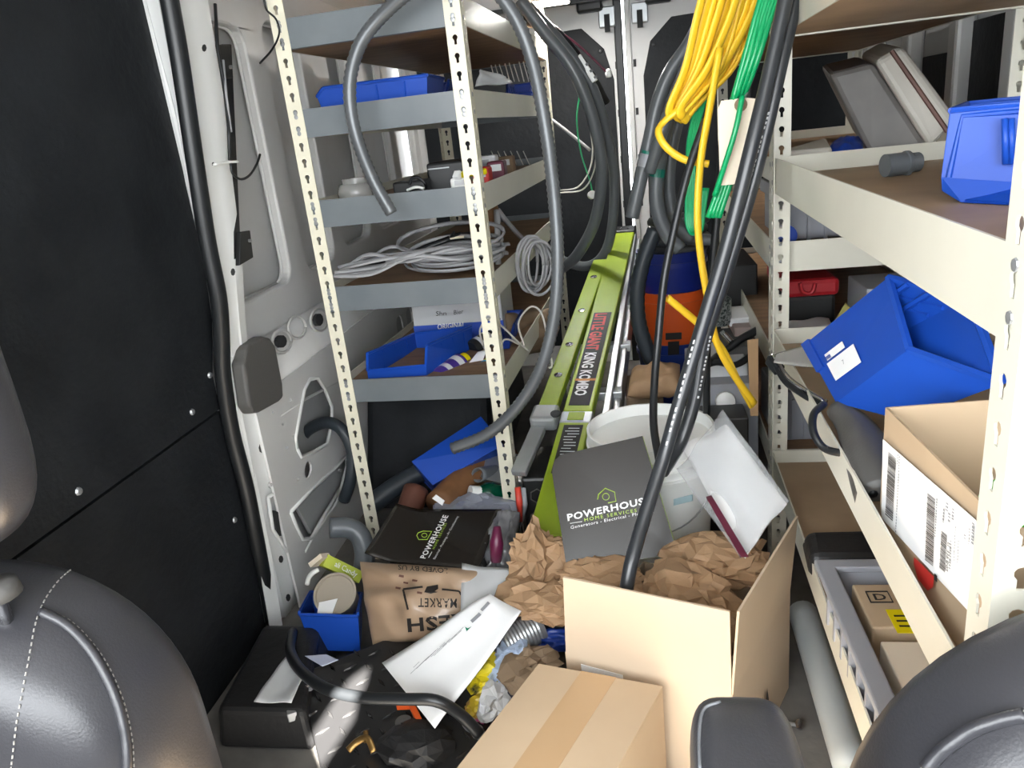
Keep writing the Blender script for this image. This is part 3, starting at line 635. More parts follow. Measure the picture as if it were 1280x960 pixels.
o = MB().tube(spline(pxl([(622, 262, 2.3), (632, 275, 2.3), (645, 290, 2.35), (655, 300, 2.4)]), 5), 0.008, 8).build('cable_end', 'cable_grey', smooth=True); tag(o, 'grey cable slanting down behind the front post below the middle shelf', 'cable')
o = MB().lathe([(0.02, 0), (0.025, 0.05), (0.018, 0.09)], 14, PY(617, 290, 2.2)).build('timber_block', 'cork', smooth=True); tag(o, 'brown turned timber piece standing behind the front post', 'timber')
# fifth shelf
a = PY(517, 405, 2.26); b = PY(628, 395, 2.26)
bx = thing('beer_carton', 'white and blue drink carton reading ORIGINAL on the lowest grey shelf', 'carton', (a.x, 2.26, D5))
MB().box((a.x, 2.26, D5), (b.x, 2.48, D5 + 0.215)).build('carton_body', 'paper_grey', bx, bevel=0.003)
zb = PY(560, 405, 2.258).z
MB().box((a.x - 0.001, 2.257, D5), (b.x + 0.001, 2.261, zb)).build('blue_band', 'print_blue', bx)
fn = lambda u, v: PY(505 + u / 10.667, 365 + v / 10.667, 2.2555)
text_on(fn, 'ORIGINAL', 445, 500, 815, 470, (0, -75), 'print_white', bx, bold=0.03)
text_on(fn, 'Shn', 425, 318, 565, 312, (0, -60), 'print_black', bx); text_on(fn, 'Bier', 665, 302, 790, 285, (0, -58), 'print_black', bx)
hopper('storage_bin', [PY(461, 476, 1.9), PY(533, 471, 1.9), PY(592, 441, 2.15), PY(523, 448, 2.18)], [PY(457, 443, 1.89), PY(531, 433, 1.89), PY(589, 408, 2.16), PY(518, 417, 2.19)], 'blue_plastic', lip=0.38, cut=0.03, label='shallow open blue bin at the front of the lowest grey shelf', cat='bin')
def can(name, label, p, q, r, m, m2, cap):
    p, q = V(p), V(q); t = thing(name, label, 'can', tuple(p)); L = (q - p).length; d = (q - p).normalized()
    MB().lathe([(r * 0.9, 0), (r, 0.006), (r, L * 0.8), (r * 0.75, L * 0.86)], 20, p, d).build('can_body', m, t, smooth='auto')
    MB().lathe([(r * 1.01, L * 0.2), (r * 1.01, L * 0.34)], 20, p, d).build('print_band', 'paper_grey', t, smooth='auto'); MB().lathe([(r * 1.012, L * 0.55), (r * 1.012, L * 0.72)], 20, p, d).build('print_band', m2, t, smooth='auto')
    MB().lathe([(r * 0.72, L * 0.86), (r * 0.72, L), (r * 0.6, L * 1.02)], 18, p, d).build('cap', cap, t, smooth='auto'); return t
can('spray_can', 'purple and white spray can with yellow cap lying by the blue bin', PY(548, 474, 1.93), PY(582, 449, 2.04), 0.03, 'purple_can', 'paper_grey', 'yellow_print')
can('spray_can', 'blue and yellow spray can lying beside the front post', PY(588, 472, 1.95), PY(624, 452, 2.06), 0.027, 'cyan_can', 'yellow_print', 'white_plastic')
can('spray_can', 'black spray can with white print at the back of the lowest shelf', PY(590, 438, 2.12), PY(618, 420, 2.2), 0.03, 'black_plastic', 'paper_grey', 'black_plastic')
o = sheet('paper_slip', [PY(585, 455, 1.99), PY(601, 457, 2.0), PY(609, 437, 2.03), PY(597, 440, 2.03)], 'paper', t=0.001); tag(o, 'small white paper slip standing between the spray cans', 'paper')
o, _ = pillow('paper_bag', [PY(630, 448, 2.3), PY(690, 436, 2.6), PY(690, 385, 2.6), PY(632, 392, 2.3)], 0.06, 'jute', warp=0.03, seed=2.0); tag(o, 'crumpled brown paper bag on the lowest shelf behind the aisle beam', 'bag')
o = MB().tube(spline(pxl([(604, 432, 2.03), (600, 412, 2.02), (612, 398, 2.03), (630, 410, 2.06), (645, 425, 2.08), (655, 432, 2.1), (648, 405, 2.1), (662, 384, 2.1), (676, 390, 2.1), (684, 420, 2.1), (690, 455, 2.1), (686, 460, 2.1)]), 6), 0.003, 6).build('white_wire', 'cable_white', smooth=True); tag(o, 'thin white wire looping out over the lowest shelf edge', 'wire')
o = MB().tube(spline(pxl([(624, 450, 2.04), (630, 425, 2.06), (648, 430, 2.1), (660, 438, 2.12), (640, 422, 2.1)]), 6), 0.003, 6).build('white_wire', 'cable_white', smooth=True); tag(o, 'second tangle of thin white wire by the front post', 'wire')
upbin('storage_bin', 'deep blue bin behind the aisle beam of the lowest shelf', -0.43, -0.37, 2.1, 2.35, D5, 0.055, m='blue_dark')
# ------------------------------------------------------------------ below the left rack
hopper('storage_bin', [PY(515, 577, 1.92), PY(541, 606, 1.88), PY(629, 556, 1.98), PY(601, 521, 2.05)], [p + V((-0.02, 0.10, -0.09)) for p in (PY(515, 577, 1.92), PY(541, 606, 1.88), PY(629, 556, 1.98), PY(601, 521, 2.05))], 'blue_plastic', lip=0.9, cut=0.05, label='blue bin tipped upside down below the lowest grey shelf', cat='bin')
def pipe(name, label, P, r, m, n=16, hollow=True, cat='pipe', sy=1.0):
    Q = spline([V(p) for p in P], 6); t = thing(name, label, cat, tuple(min(Q, key=lambda p: p.z)))
    MB().tube(Q, r, n, cap=not hollow).build('pipe_wall', m, t, smooth=True, solid=0.003 if hollow else 0)
    return t
pipe('pvc_elbow', 'grey plastic conduit elbow lying by the van wall', pxl([(412, 660, 1.70), (436, 660, 1.72), (450, 670, 1.72), (456, 690, 1.70), (454, 715, 1.66)]), 0.028, 'pvc_grey')
pipe('conduit_pipe', 'dark grey conduit bend passing through the oval wall opening', pxl([(372, 556, 2.0), (385, 538, 1.98), (408, 528, 1.95), (428, 538, 1.93), (440, 565, 1.92), (438, 600, 1.9), (430, 625, 1.9)]), 0.018, 'conduit_dark', 12, hollow=False)
pipe('conduit_pipe', 'grey straight conduit under the blue tipped bin', pxl([(462, 632, 1.88), (500, 605, 1.95), (560, 572, 2.05)]), 0.03, 'conduit_dark', 14, hollow=False)
pipe('conduit_pipe', 'grey conduit with chamfered end beside the front post', pxl([(597, 594, 1.90), (625, 588, 2.0), (665, 578, 2.15)]), 0.022, 'pvc_grey', 14)
pipe('cardboard_tube', 'reddish brown tube standing on end below the rack', pxl([(508, 650, 1.76), (520, 612, 1.84)]), 0.036, 'brown_tube', 20)
pipe('cardboard_tube', 'rusty brown tube lying under the tipped blue bin', pxl([(548, 632, 1.80), (580, 602, 1.92), (636, 570, 2.1)]), 0.042, 'cork', 20, hollow=False)
o = sheet('paper_label', [PY(540, 623, 1.70), PY(553, 632, 1.70), PY(556, 626, 1.71), PY(545, 618, 1.71)], 'paper', t=0.001); tag(o, 'small white paper label on the rusty brown tube', 'label')
o = crumple('plastic_bag', PY(600, 632, 1.80), (0.10, 0.07, 0.035), mat('bag_blue', (0.33, 0.35, 0.42), 0.3, 0, 0, 22.0, col2=(0.08, 0.09, 0.22), thr=(0.55, 0.75)), amp=0.5, seed=4); tag(o, 'crumpled pale plastic bag with blue print beside the brown tubes', 'bag')
o = thing('bottle', 'green bottle with white cap below the rack post', 'bottle', tuple(PY(632, 620, 1.85)))
MB().lathe([(0.03, 0), (0.032, 0.08), (0.015, 0.11)], 18, PY(640, 618, 1.9), (-0.5, -0.3, 0.2)).build('bottle_body', mat('bottle_green', (0.0, 0.06, 0.03), 0.2), o, smooth=True)
MB().lathe([(0.02, 0.10), (0.02, 0.13), (0, 0.132)], 16, PY(640, 618, 1.9), (-0.5, -0.3, 0.2)).build('cap', 'white_plastic', o, smooth='auto')
o = MB().prism(pxl([(600, 595, 1.93), (660, 604, 1.93), (660, 612, 1.93), (602, 598, 1.9)]), (0, 0.12, 0.03)).build('metal_strip', 'galv'); tag(o, 'thin bright metal strip across the grey conduit end', 'strip')
# red handled pliers standing at the foot of the post
o = thing('pliers', 'red handled pliers standing against the front post foot', 'pliers', tuple(PY(650, 672, 1.68)))
MB().tube(pxl([(647, 609, 1.72), (649, 628, 1.71), (651, 652, 1.70)]), [0.008, 0.009, 0.005], 8).build('handle', 'red_plastic' if False else mat('grip_red', (0.62, 0.05, 0.03), 0.4), o, smooth=True)
MB().tube(pxl([(654, 610, 1.73), (656, 630, 1.72), (653, 652, 1.71)]), [0.007, 0.008, 0.004], 8).build('handle', 'grey_plastic', o, smooth=True)
MB().tube(pxl([(651, 652, 1.70), (649, 664, 1.69), (648, 678, 1.68)]), 0.004, 6).build('jaw', 'chrome', o); MB().tube(pxl([(652, 654, 1.70), (654, 666, 1.69), (654, 678, 1.68)]), 0.004, 6).build('jaw', 'chrome', o)
# black crate with honeycomb front
o = thing('tool_box', 'black tool box with honeycomb ribbed front next to the ladder foot', 'tool box', tuple(PY(680, 660, 1.75)))
A = PY(660, 598, 1.74); Bq = PY(712, 680, 1.74)
MB().box((A.x - 0.02, 1.74, 0.0), (Bq.x + 0.06, 1.95, A.z)).build('box_body', 'black_plastic', o, bevel=0.008)
hx = lambda cx, cy, r: [PY(cx + r * math.sin(q), cy + r * math.cos(q), 1.738) for q in [math.pi / 3 * i for i in range(7)]]
for cx, cy in ((671, 620), (686, 620), (678, 634), (693, 634), (671, 648), (686, 648)):
    MB().tube(hx(cx, cy, 8.5), 0.0018, 5).build('honeycomb_rib', 'grey_pad', o)
# ------------------------------------------------------------------ floor clutter
# white bucket
bc = PZ(812, 532, 0.45); 
bk = thing('bucket', 'open white plastic bucket with wire handle behind the dark folder', 'bucket', (bc.x, bc.y, 0))
MB().lathe([(0.0, 0.004), (0.125, 0.0), (0.146, 0.40), (0.150, 0.40), (0.150, 0.45), (0.144, 0.45), (0.141, 0.40), (0.12, 0.01), (0, 0.01)], 48, (bc.x, bc.y, 0)).build('bucket_body', 'white_plastic', bk, smooth='auto')
for zz in (0.36, 0.385, 0.41): MB().lathe([(0.146, zz), (0.1535, zz + 0.003), (0.1535, zz + 0.008), (0.146, zz + 0.011)], 48, (bc.x, bc.y, 0)).build('collar', 'white_plastic', bk, smooth='auto')
MB().tube([V((bc.x + 0.152 * math.cos(q), bc.y + 0.152 * math.sin(q), 0.375 - 0.13 * max(0, -math.sin(q)))) for q in [math.pi + math.pi * i / 24 for i in range(25)]], 0.002, 6).build('wire_handle', 'galv', bk)
sheet('label', [PY(842, 632, bc.y - 0.135), PY(866, 626, bc.y - 0.12), PY(866, 618, bc.y - 0.12), PY(842, 624, bc.y - 0.135)], mat('pale_blue', (0.45, 0.62, 0.68), 0.5), bk, t=0.001)
# standing folder
def folder_art(t, c, rows):
    f = quad_fn(c, 0.0016)
    for r in rows: text_on(f, *r[:-1], r[-1], t, bold=0.01, space=1.05)
    return f
c1 = [PY(709, 713, 1.365), PY(847, 692, 1.365), PY(803, 545, 1.505), PY(690, 571, 1.505)]
fo = thing('folder', 'glossy black POWERHOUSE folder leaning upright on the white bucket', 'folder', tuple(c1[0]))
nn = (c1[1] - c1[0]).cross(c1[3] - c1[0]).normalized()
cc = [c1[0], c1[1], c1[2], c1[3].lerp(c1[2], 0.1), c1[3].lerp(c1[2], 0.02) .lerp(c1[0], 0.04), c1[3].lerp(c1[0], 0.14) - (c1[1] - c1[0]) * 0.02]
fcov = MB().prism([p + nn * -0.002 for p in cc], nn * 0.003).build('cover', 'folder_black', fo)
MB().prism([p - nn * (0.004 if nn.dot(CAM - p) > 0 else -0.004) + (c1[1] - c1[0]) * 0.003 for p in cc], nn * 0.001).build('back_cover', 'print_lime', fo)
tb = BVHTree.FromPolygons([p + (nn if nn.dot(CAM - c1[0]) > 0 else -nn) * 0.0022 for p in c1], [(0, 1, 2, 3)])
z71 = lambda ox, oy, k: (lambda u, v: cast(tb, ox + u / k, oy + v / k, 0.0004))
f = z71(680, 540, 7.11)
def poly_tube(f, pts, r, m, par, nm='emblem_line'): return MB().tube([f(*p) for p in pts], r, 5).build(nm, m, par)
text_on(f, 'POWERHOUSE', 212, 790, 945, 630, (-8, -60), 'print_white', fcov, bold=0.025, space=1.1)
text_on(f, 'HOME SERVICES', 362, 795, 825, 710, (-4, -30), 'print_lime', fcov, space=1.3)
text_on(f, 'Generators - Electrical - Plumbing', 238, 862, 975, 712, (-3, -27), 'print_white', fcov, space=1.1)
poly_tube(f, [(232, 812), (340, 796)], 0.0008, 'print_white', fcov); poly_tube(f, [(860, 690), (955, 668)], 0.0008, 'print_white', fcov)
poly_tube(f, [(478, 600), (485, 555), (545, 500), (628, 535), (640, 615), (570, 630)], 0.0011, 'print_lime', fcov)
poly_tube(f, [(550 + 30 * math.cos(q), 575 + 30 * math.sin(q)) for q in [math.pi * 2 * i / 14 for i in range(15)]], 0.0008, 'print_lime', fcov)
# lying folder
c2 = [PZ(458, 699, 0.215), PZ(598, 712, 0.20), PZ(627, 637, 0.235), PZ(497, 637, 0.255)]
fo2 = thing('folder', 'black POWERHOUSE folder lying sideways on the clutter with curled edge', 'folder', tuple(c2[1]))
fcov2 = sheet('cover', c2, 'folder_black', fo2, t=0.003, n=16, curl=lambda u, v: 0.05 * max(0, 0.22 - u) ** 1.3 * 3)
tb = BVHTree.FromPolygons([p + V((0, 0, 0.004)) for p in c2], [(0, 1, 2, 3)])
f = z71(470, 600, 7.11)
text_on(f, 'POWERHOUSE', 437, 700, 645, 318, (-48, -8), 'print_white', fcov2, bold=0.025, space=1.1)
text_on(f, 'HOME SERVICES', 520, 615, 632, 385, (-20, -4), 'print_lime', fcov2, space=1.3)
text_on(f, 'Electrical - Plumbing - Air Conditioning', 525, 705, 735, 325, (-18, -4), 'print_white', fcov2)
poly_tube(f, [(468, 690), (497, 640)], 0.0008, 'print_white', fcov2)
poly_tube(f, [(375, 470), (362, 495), (380, 530), (455, 530), (495, 458), (420, 455), (375, 470)], 0.0010, 'print_lime', fcov2)
poly_tube(f, [(430 + 24 * math.cos(q), 492 + 18 * math.sin(q)) for q in [math.pi * 2 * i / 14 for i in range(15)]], 0.0008, 'print_lime', fcov2)
o = MB().hexa([(-0.66, 1.50, 0.0), (-0.36, 1.50, 0.0), (-0.36, 1.72, 0.0), (-0.66, 1.72, 0.0)], [(-0.64, 1.52, 0.19), (-0.38, 1.50, 0.185), (-0.38, 1.70, 0.215), (-0.64, 1.70, 0.215)]).build('tool_bag', 'black_plastic', bevel=0.03, bseg=3); tag(o, 'black tool bag under the lying folder', 'bag')
o, _ = pillow('clear_bag', [PY(592, 738, 1.50), PY(642, 735, 1.50), PY(650, 640, 1.64), PY(622, 640, 1.66)], 0.05, mat('smoke_film', (0.16, 0.16, 0.17), 0.15, 0, 0, 14, col2=(0.55, 0.56, 0.58), thr=(0.55, 0.75), spec=0.8), warp=0.04, seed=6, freq=9); tag(o, 'smoky clear plastic bag between the lying folder and the kraft paper', 'bag')
o = MB().lathe([(0.012, 0), (0.016, 0.04), (0.008, 0.08)], 12, PY(620, 702, 1.43), (0.1, 0.3, 1)).build('marker_pen', mat('magenta', (0.10, 0.008, 0.04), 0.4), smooth=True); tag(o, 'dark pink marker showing in the smoky plastic bag', 'pen')
# crumpled kraft paper
o = crumple('kraft_paper', PY(672, 712, 1.40) + V((0, 0.02, 0)), (0.085, 0.06, 0.115), 'kraft', amp=0.42, seed=1, lev=5); tag(o, 'large crumpled sheet of kraft packing paper left of the standing folder', 'packing paper')
o = crumple('kraft_paper', PY(690, 762, 1.30) + V((0, 0.03, 0)), (0.10, 0.07, 0.045), 'kraft', amp=0.5, seed=8, lev=5); tag(o, 'flattened folds of kraft paper beside the open carton', 'packing paper')
o = crumple('kraft_paper', V((0.04, 1.215, 0.26)), (0.095, 0.085, 0.075), 'kraft', amp=0.45, seed=13, lev=5); tag(o, 'crumpled kraft paper filling the open carton', 'packing paper')
o = crumple('kraft_paper', PY(900, 705, 1.33), (0.095, 0.06, 0.045), 'kraft', amp=0.5, seed=21, lev=5); tag(o, 'creased kraft paper spilling over the back of the open carton', 'packing paper')
o = crumple('kraft_paper', PY(752, 728, 1.33), (0.085, 0.04, 0.045), 'kraft', amp=0.45, seed=27, lev=5); tag(o, 'kraft paper bunched under the lower edge of the standing folder', 'packing paper')
# open carton
zc, zf = 0.24, 0.405
k = [V((-0.162, 1.132, 0)), V((0.118, 1.03, 0)), V((0.264, 1.324, 0)), V((-0.016, 1.426, 0))]
ob = thing('open_carton', 'open cardboard carton with raised flaps stuffed with kraft paper', 'box', tuple(sum(k, V()) / 4))
up = lambda p, z: V((p.x, p.y, z))
MB().add([up(p, 0) for p in k] + [up(p, zc) for p in k], [(0, 1, 2, 3), (0, 1, 5, 4), (1, 2, 6, 5), (2, 3, 7, 6), (3, 0, 4, 7)]).build('carton_body', 'cardboard_light', ob, solid=0.004, offset=0)
ctr = (k[0] + k[2]) / 2
def flap(a, b, lean, ta, tb_, m='cardboard_light'):
    n = (b - a).cross(V((0, 0, 1))).normalized()
    if n.dot(a - ctr) < 0: n = -n
    A, Bv = up(a, zc), up(b, zc); d = V((0, 0, zf - zc)) + n * lean
    MB().add([A, Bv, Bv + d + (A - Bv) * tb_, A + d + (Bv - A) * ta], [(0, 1, 2, 3)]).build('flap', m, ob, solid=0.004, offset=0)
flap(k[0], k[1], 0.005, 0.04, 0.0); flap(k[1], k[2], 0.012, 0.0, 0.0); 
fd = (k[1] - k[0]).normalized(); fnn = V((fd.y, -fd.x, 0))
MB().hexa(*[[up(k[0] + fd * a_ + fnn * 0.004, z_) + fnn * e for a_, e in ((0.03, 0), (0.11, 0), (0.11, 0.001), (0.03, 0.001))] for z_ in (0.19, 0.225)]).build('printed_label', 'paper', ob)
sf = lambda u, v: up(k[1] + (k[2] - k[1]) * u + V((0.013, -0.006, 0)) * 0.4, v)
for u0 in (0.42, 0.50):
    MB().add([sf(u0, 0.06), sf(u0 + 0.03, 0.06), sf(u0 + 0.03, 0.09), sf(u0 + 0.05, 0.09), sf(u0 + 0.015, 0.125), sf(u0 - 0.02, 0.09), sf(u0, 0.09)], [(0, 1, 2, 3, 4, 5, 6)]).build('arrow_mark', 'print_black', ob)
# closed carton
q = [V((-0.207, 1.088, 0)), V((0.008, 1.036, 0))]; dd = V((-0.39, -0.92, 0)).normalized() * 0.40
cb = thing('closed_carton', 'closed cardboard carton with taped seam in front of the open one', 'box', tuple(q[0] + dd * 0.5))
w_ = q[1] - q[0]; q = q + [q[1] + dd, q[0] + dd]
MB().hexa([up(p, 0.0) for p in q], [up(p, 0.246) for p in q]).build('carton_body', 'cardboard', cb, bevel=0.003)
for s0, s1 in ((0.0, 0.493), (0.507, 1.0)): MB().hexa([up(q[0] + w_ * s0, 0.246), up(q[0] + w_ * s1, 0.246), up(q[0] + w_ * s1 + dd, 0.246), up(q[0] + w_ * s0 + dd, 0.246)], [up(q[0] + w_ * s0, 0.250), up(q[0] + w_ * s1, 0.250), up(q[0] + w_ * s1 + dd, 0.250), up(q[0] + w_ * s0 + dd, 0.250)]).build('top_flap', 'cardboard', cb, bevel=0.001)
MB().hexa([up(q[0] + w_ * s + dd * e, 0.2502) for s, e in ((0.36, 0), (0.64, 0), (0.64, 1), (0.36, 1))], [up(q[0] + w_ * s + dd * e, 0.2508) for s, e in ((0.36, 0), (0.64, 0), (0.64, 1), (0.36, 1))]).build('tape', mat('tape', (0.47, 0.31, 0.17), 0.25, spec=0.6), cb)
# white document in plastic sleeve, right of the bucket
cw = [PY(886, 618, 1.40), PY(932, 698, 1.27), PY(984, 632, 1.34), PY(905, 532, 1.50)]
wd = thing('document_sleeve', 'white papers in clear plastic sleeve leaning right of the bucket', 'document', tuple(cw[1]))
cw2 = [PY(853, 560, 1.50), PY(930, 697, 1.27), PY(983, 630, 1.34), PY(908, 530, 1.50)]
sheet('paper_sheet', cw2, 'paper', wd, t=0.004, warp=0.02, seed=3, n=14)
sheet('plastic_sleeve', [p + V((0, -0.012, 0.012)) for p in [PY(846, 590, 1.47), PY(924, 700, 1.26), PY(987, 632, 1.33), PY(905, 518, 1.52)]], 'clear_film', wd, t=0.0006, warp=0.03, seed=9, n=16)
st = [PY(881, 622, 1.375), PY(924, 696, 1.255), PY(934, 696, 1.26), PY(888, 620, 1.38)]
sheet('maroon_stripe', [p + V((0, -0.02, 0.012)) for p in st], 'maroon', wd, t=0.001)
# kraft bag wrapped in film
cbag = [PY(466, 806, 1.36), PY(600, 796, 1.34), PY(606, 712, 1.45), PY(450, 702, 1.50)]
bag, bfn = pillow('paper_bag', cbag, 0.055, 'kraft_bag', warp=0.03, seed=1.0, n=40, pw=0.5); tag(bag, 'brown FRESH MARKET paper bag in clear film lying upside down', 'bag')
tb = bvh_of(bag); f = (lambda u, v: cast(tb, 440 + u / 7.11, 690 + v / 7.11, 0.0012))
text_on(f, 'MARKET', 930, 418, 588, 412, (0, 78), 'print_black', bag, bold=0.012, space=1.1)
text_on(f, 'FRESH', 1130, 540, 490, 595, (10, 118), 'print_black', bag, bold=0.03, space=1.1)
text_on(f, 'LOVED BY US', 850, 150, 410, 118, (0, 42), 'print_black', bag, bold=0.01)
def ribbon(f, pts, w, m, par, nm='printed_frame'):
    mb = MB()
    for (x0, y0), (x1, y1) in zip(pts[:-1], pts[1:]):
        n = 8; L = math.hypot(x1 - x0, y1 - y0); dx, dy = -(y1 - y0) / L * w, (x1 - x0) / L * w
        for i in range(n):
            a, b = i / n, (i + 1) / n; P = lambda t, s: f(x0 + (x1 - x0) * t + dx * s, y0 + (y1 - y0) * t + dy * s)
            mb.add([P(a, -1), P(b, -1), P(b, 1), P(a, 1)], [(0, 1, 2, 3)])
    return mb.build(nm, m, par)
ribbon(f, [(628, 312), (455, 335), (500, 512)], 9, 'print_black', bag); ribbon(f, [(800, 335), (950, 350), (970, 385)], 8, 'print_black', bag)
MB().add([f(*p) for p in ((640, 360), (665, 310), (720, 300), (765, 292), (768, 330), (735, 352), (770, 358), (700, 372))], [(0, 1, 2, 3, 4, 5), (0, 5, 6, 7)]).build('printed_leaf', 'print_black', bag)
for i, (x, y_) in enumerate(((440, 210), (560, 250), (410, 320), (600, 360), (480, 270))): ribbon(f, [(x - 22, y_), (x + 22, y_ + 8)], 9, 'brown_tube', bag, 'printed_icon')
# paper documents across the tread plate
cA = [PZ(479, 830, 0.125), PZ(545, 912, 0.105), PZ(652, 764, 0.235), PZ(612, 743, 0.235)]
dA = thing('document_sheet', 'white printed invoice in a plastic sleeve lying over the black tread plate', 'document', tuple(cA[1]))
shA = sheet('paper_sheet', cA, 'paper', dA, t=0.002, warp=0.008, seed=5, n=12)
tb = BVHTree.FromPolygons([p + V((0, -0.004, 0.012)) for p in cA], [(0, 1, 2, 3)])
f = lambda u, v: cast(tb, 440 + u / 7.11, 690 + v / 7.11, 0.0004)
ribbon(f, [(1062, 620), (1140, 548)], 15, 'print_grey', shA, 'printed_bar'); ribbon(f, [(1150, 520), (1218, 448)], 13, 'print_grey', shA, 'printed_bar')
MB().add([f(*p) for p in ((1005, 665), (1020, 705), (1065, 660), (1030, 680))], [(0, 1, 2, 3)]).build('printed_emblem', mat('print_green', (0.0, 0.2, 0.1), 0.5), shA)
rnd = random.Random(2)
for i in range(16):
    x0 = 520 + i * 26; y0 = 985 + rnd.uniform(0, 40) - i * 20; L = rnd.uniform(60, 240)
    ribbon(f, [(x0, y0 + 60), (x0 + L * 0.72, y0 + 60 - L * 0.68)], 1.8, 'print_grey', shA, 'printed_line')
cB = [PZ(576, 792, 0.165), PZ(652, 760, 0.185), PZ(650, 714, 0.215), PZ(578, 706, 0.215)]
o = sheet('document_sheet', cB, 'paper_grey', t=0.002, warp=0.012, seed=12, n=12); tag(o, 'grey white sheets in plastic tucked behind the white invoice', 'document')
# tread plate with bolts, clips and hose
pc = [PZ(374, 842, 0.075), PZ(402, 968, 0.06), PZ(640, 968, 0.06), PZ(600, 790, 0.09), PZ(478, 800, 0.09)]
tp = thing('tread_plate', 'black diamond tread floor plate in front of the paper bag', 'plate', tuple(pc[1]))
MB().prism(pc, (0, 0, -0.05)).build('plate_body', 'plate_black', tp, bevel=0.004)
lz = MB().hexa([(-0.016, 0, 0), (0, -0.004, 0), (0.016, 0, 0), (0, 0.004, 0)], [(-0.012, 0, 0.003), (0, -0.002, 0.0035), (0.012, 0, 0.003), (0, 0.002, 0.0035)])
pn = (pc[1] - pc[0]).cross(pc[2] - pc[0]).normalized(); pn = pn if pn.z > 0 else -pn
tbp = BVHTree.FromPolygons(pc, [tuple(range(5))]); tm = None
for i in range(12):
    for j in range(8):
        x = -0.70 + i * 0.042; y_ = 1.02 + j * 0.042; h = tbp.ray_cast(V((x, y_, 1)), V((0, 0, -1)))
        if h[0] is None: continue
        if tm is None:
            lo_ = MB(); lo_.v, lo_.f = list(lz.v), list(lz.f); ORG['z'] = V(); lo_ = lo_.build('tread', 'tread', tp); lo_.data.transform(Matrix.Translation(ORG[tp])); tm = lo_
        else:
            lo_ = tm.copy(); COL.objects.link(lo_); lo_.parent = tp
        lo_.matrix_basis = Matrix.Translation(h[0] - ORG[tp]) @ pn.to_track_quat('Z', 'Y').to_matrix().to_4x4() @ Matrix.Rotation(math.radians(40 if (i + j) % 2 else -45), 4, 'Z')
for px, py in ((386, 857), (515, 800)):
    p = PZ(px, py, 0.085); MB().lathe([(0.011, 0), (0.011, 0.006), (0.014, 0.006), (0.0, 0.007)][:2] + [(0.008, 0.008), (0, 0.009)], 6, p, pn).build('bolt', 'chrome', tp); MB().lathe([(0.016, -0.002), (0.016, 0.001), (0, 0.0015)], 16, p, pn).build('washer', 'galv', tp)
o = MB().prism([PZ(x, y_, 0.07) for x, y_ in ((360, 893), (370, 891), (373, 900), (361, 904))], (0, 0, 0.02)).build('clip', 'galv', bevel=0.002); tag(o, 'small grey metal clip at the edge of the tread plate', 'clip')
pipe('rubber_hose', 'black rubber hose curving across the tread plate', [PZ(366, 790, 0.10), PZ(363, 815, 0.13), PZ(378, 840, 0.16), PZ(410, 862, 0.16), PZ(455, 872, 0.16), PZ(505, 874, 0.165), PZ(545, 876, 0.165), PZ(575, 893, 0.13), PZ(600, 918, 0.09)], 0.0115, 'cable_black', 12, hollow=False, cat='hose')
o = MB().lathe([(0.012, 0), (0.013, 0.01), (0.011, 0.02), (0.013, 0.03), (0.009, 0.04)], 12, PZ(583, 901, 0.105), PZ(600, 918, 0.09) - PZ(583, 901, 0.105)).build('hose_fitting', 'galv', smooth=True); tag(o, 'metal fitting on the end of the black hose', 'fitting')
o = thing('orange_clip', 'orange plastic clip lying under the black hose', 'clip', tuple(PZ(515, 890, 0.08)))
MB().bar(PZ(496, 883, 0.09), PZ(516, 882, 0.09), 0.010, 0.012).build('arm', 'orange', o, bevel=0.002); MB().bar(PZ(514, 880, 0.09), PZ(526, 906, 0.085), 0.012, 0.012).build('arm', 'orange', o, bevel=0.002)
o = MB().lathe([(0.0, 0), (0.016, 0.001), (0.016, 0.01), (0, 0.012)], 18, PZ(505, 906, 0.08)).build('plastic_disc', 'grey_pad', smooth='auto'); tag(o, 'round grey plastic disc beside the orange clip', 'disc')
o = thing('pipe_bracket', 'brassy pipe bracket lying on the tread plate', 'bracket', tuple(PZ(455, 935, 0.07)))
MB().tube(spline([PZ(435, 938, 0.08), PZ(448, 926, 0.09), PZ(460, 924, 0.095), PZ(467, 940, 0.08)], 5), 0.007, 8, sy=0.5).build('strap', 'brass', o, smooth=True); MB().tube([PZ(458, 928, 0.09), PZ(457, 914, 0.10)], 0.005, 8).build('stud', 'brass', o)
o = crumple('debris_bag', PZ(520, 935, 0.06), (0.06, 0.05, 0.03), 'step_black', amp=0.5, seed=31, lev=3); tag(o, 'crumpled black plastic beside the brassy bracket', 'bag')
o = sheet('paper_scrap', [PZ(317, 876, 0.128), PZ(364, 878, 0.125), PZ(382, 840, 0.13), PZ(357, 821, 0.135)], 'paper_grey', t=0.002, warp=0.008, seed=2); tag(o, 'white paper scrap on the black step cover', 'paper')
o = sheet('business_card', [PZ(381, 820, 0.125), PZ(403, 833, 0.12), PZ(423, 825, 0.115), PZ(408, 818, 0.12)], mat('card_blue', (0.52, 0.56, 0.72), 0.5), t=0.001); tag(o, 'pale blue business card beside the blue tub', 'card')
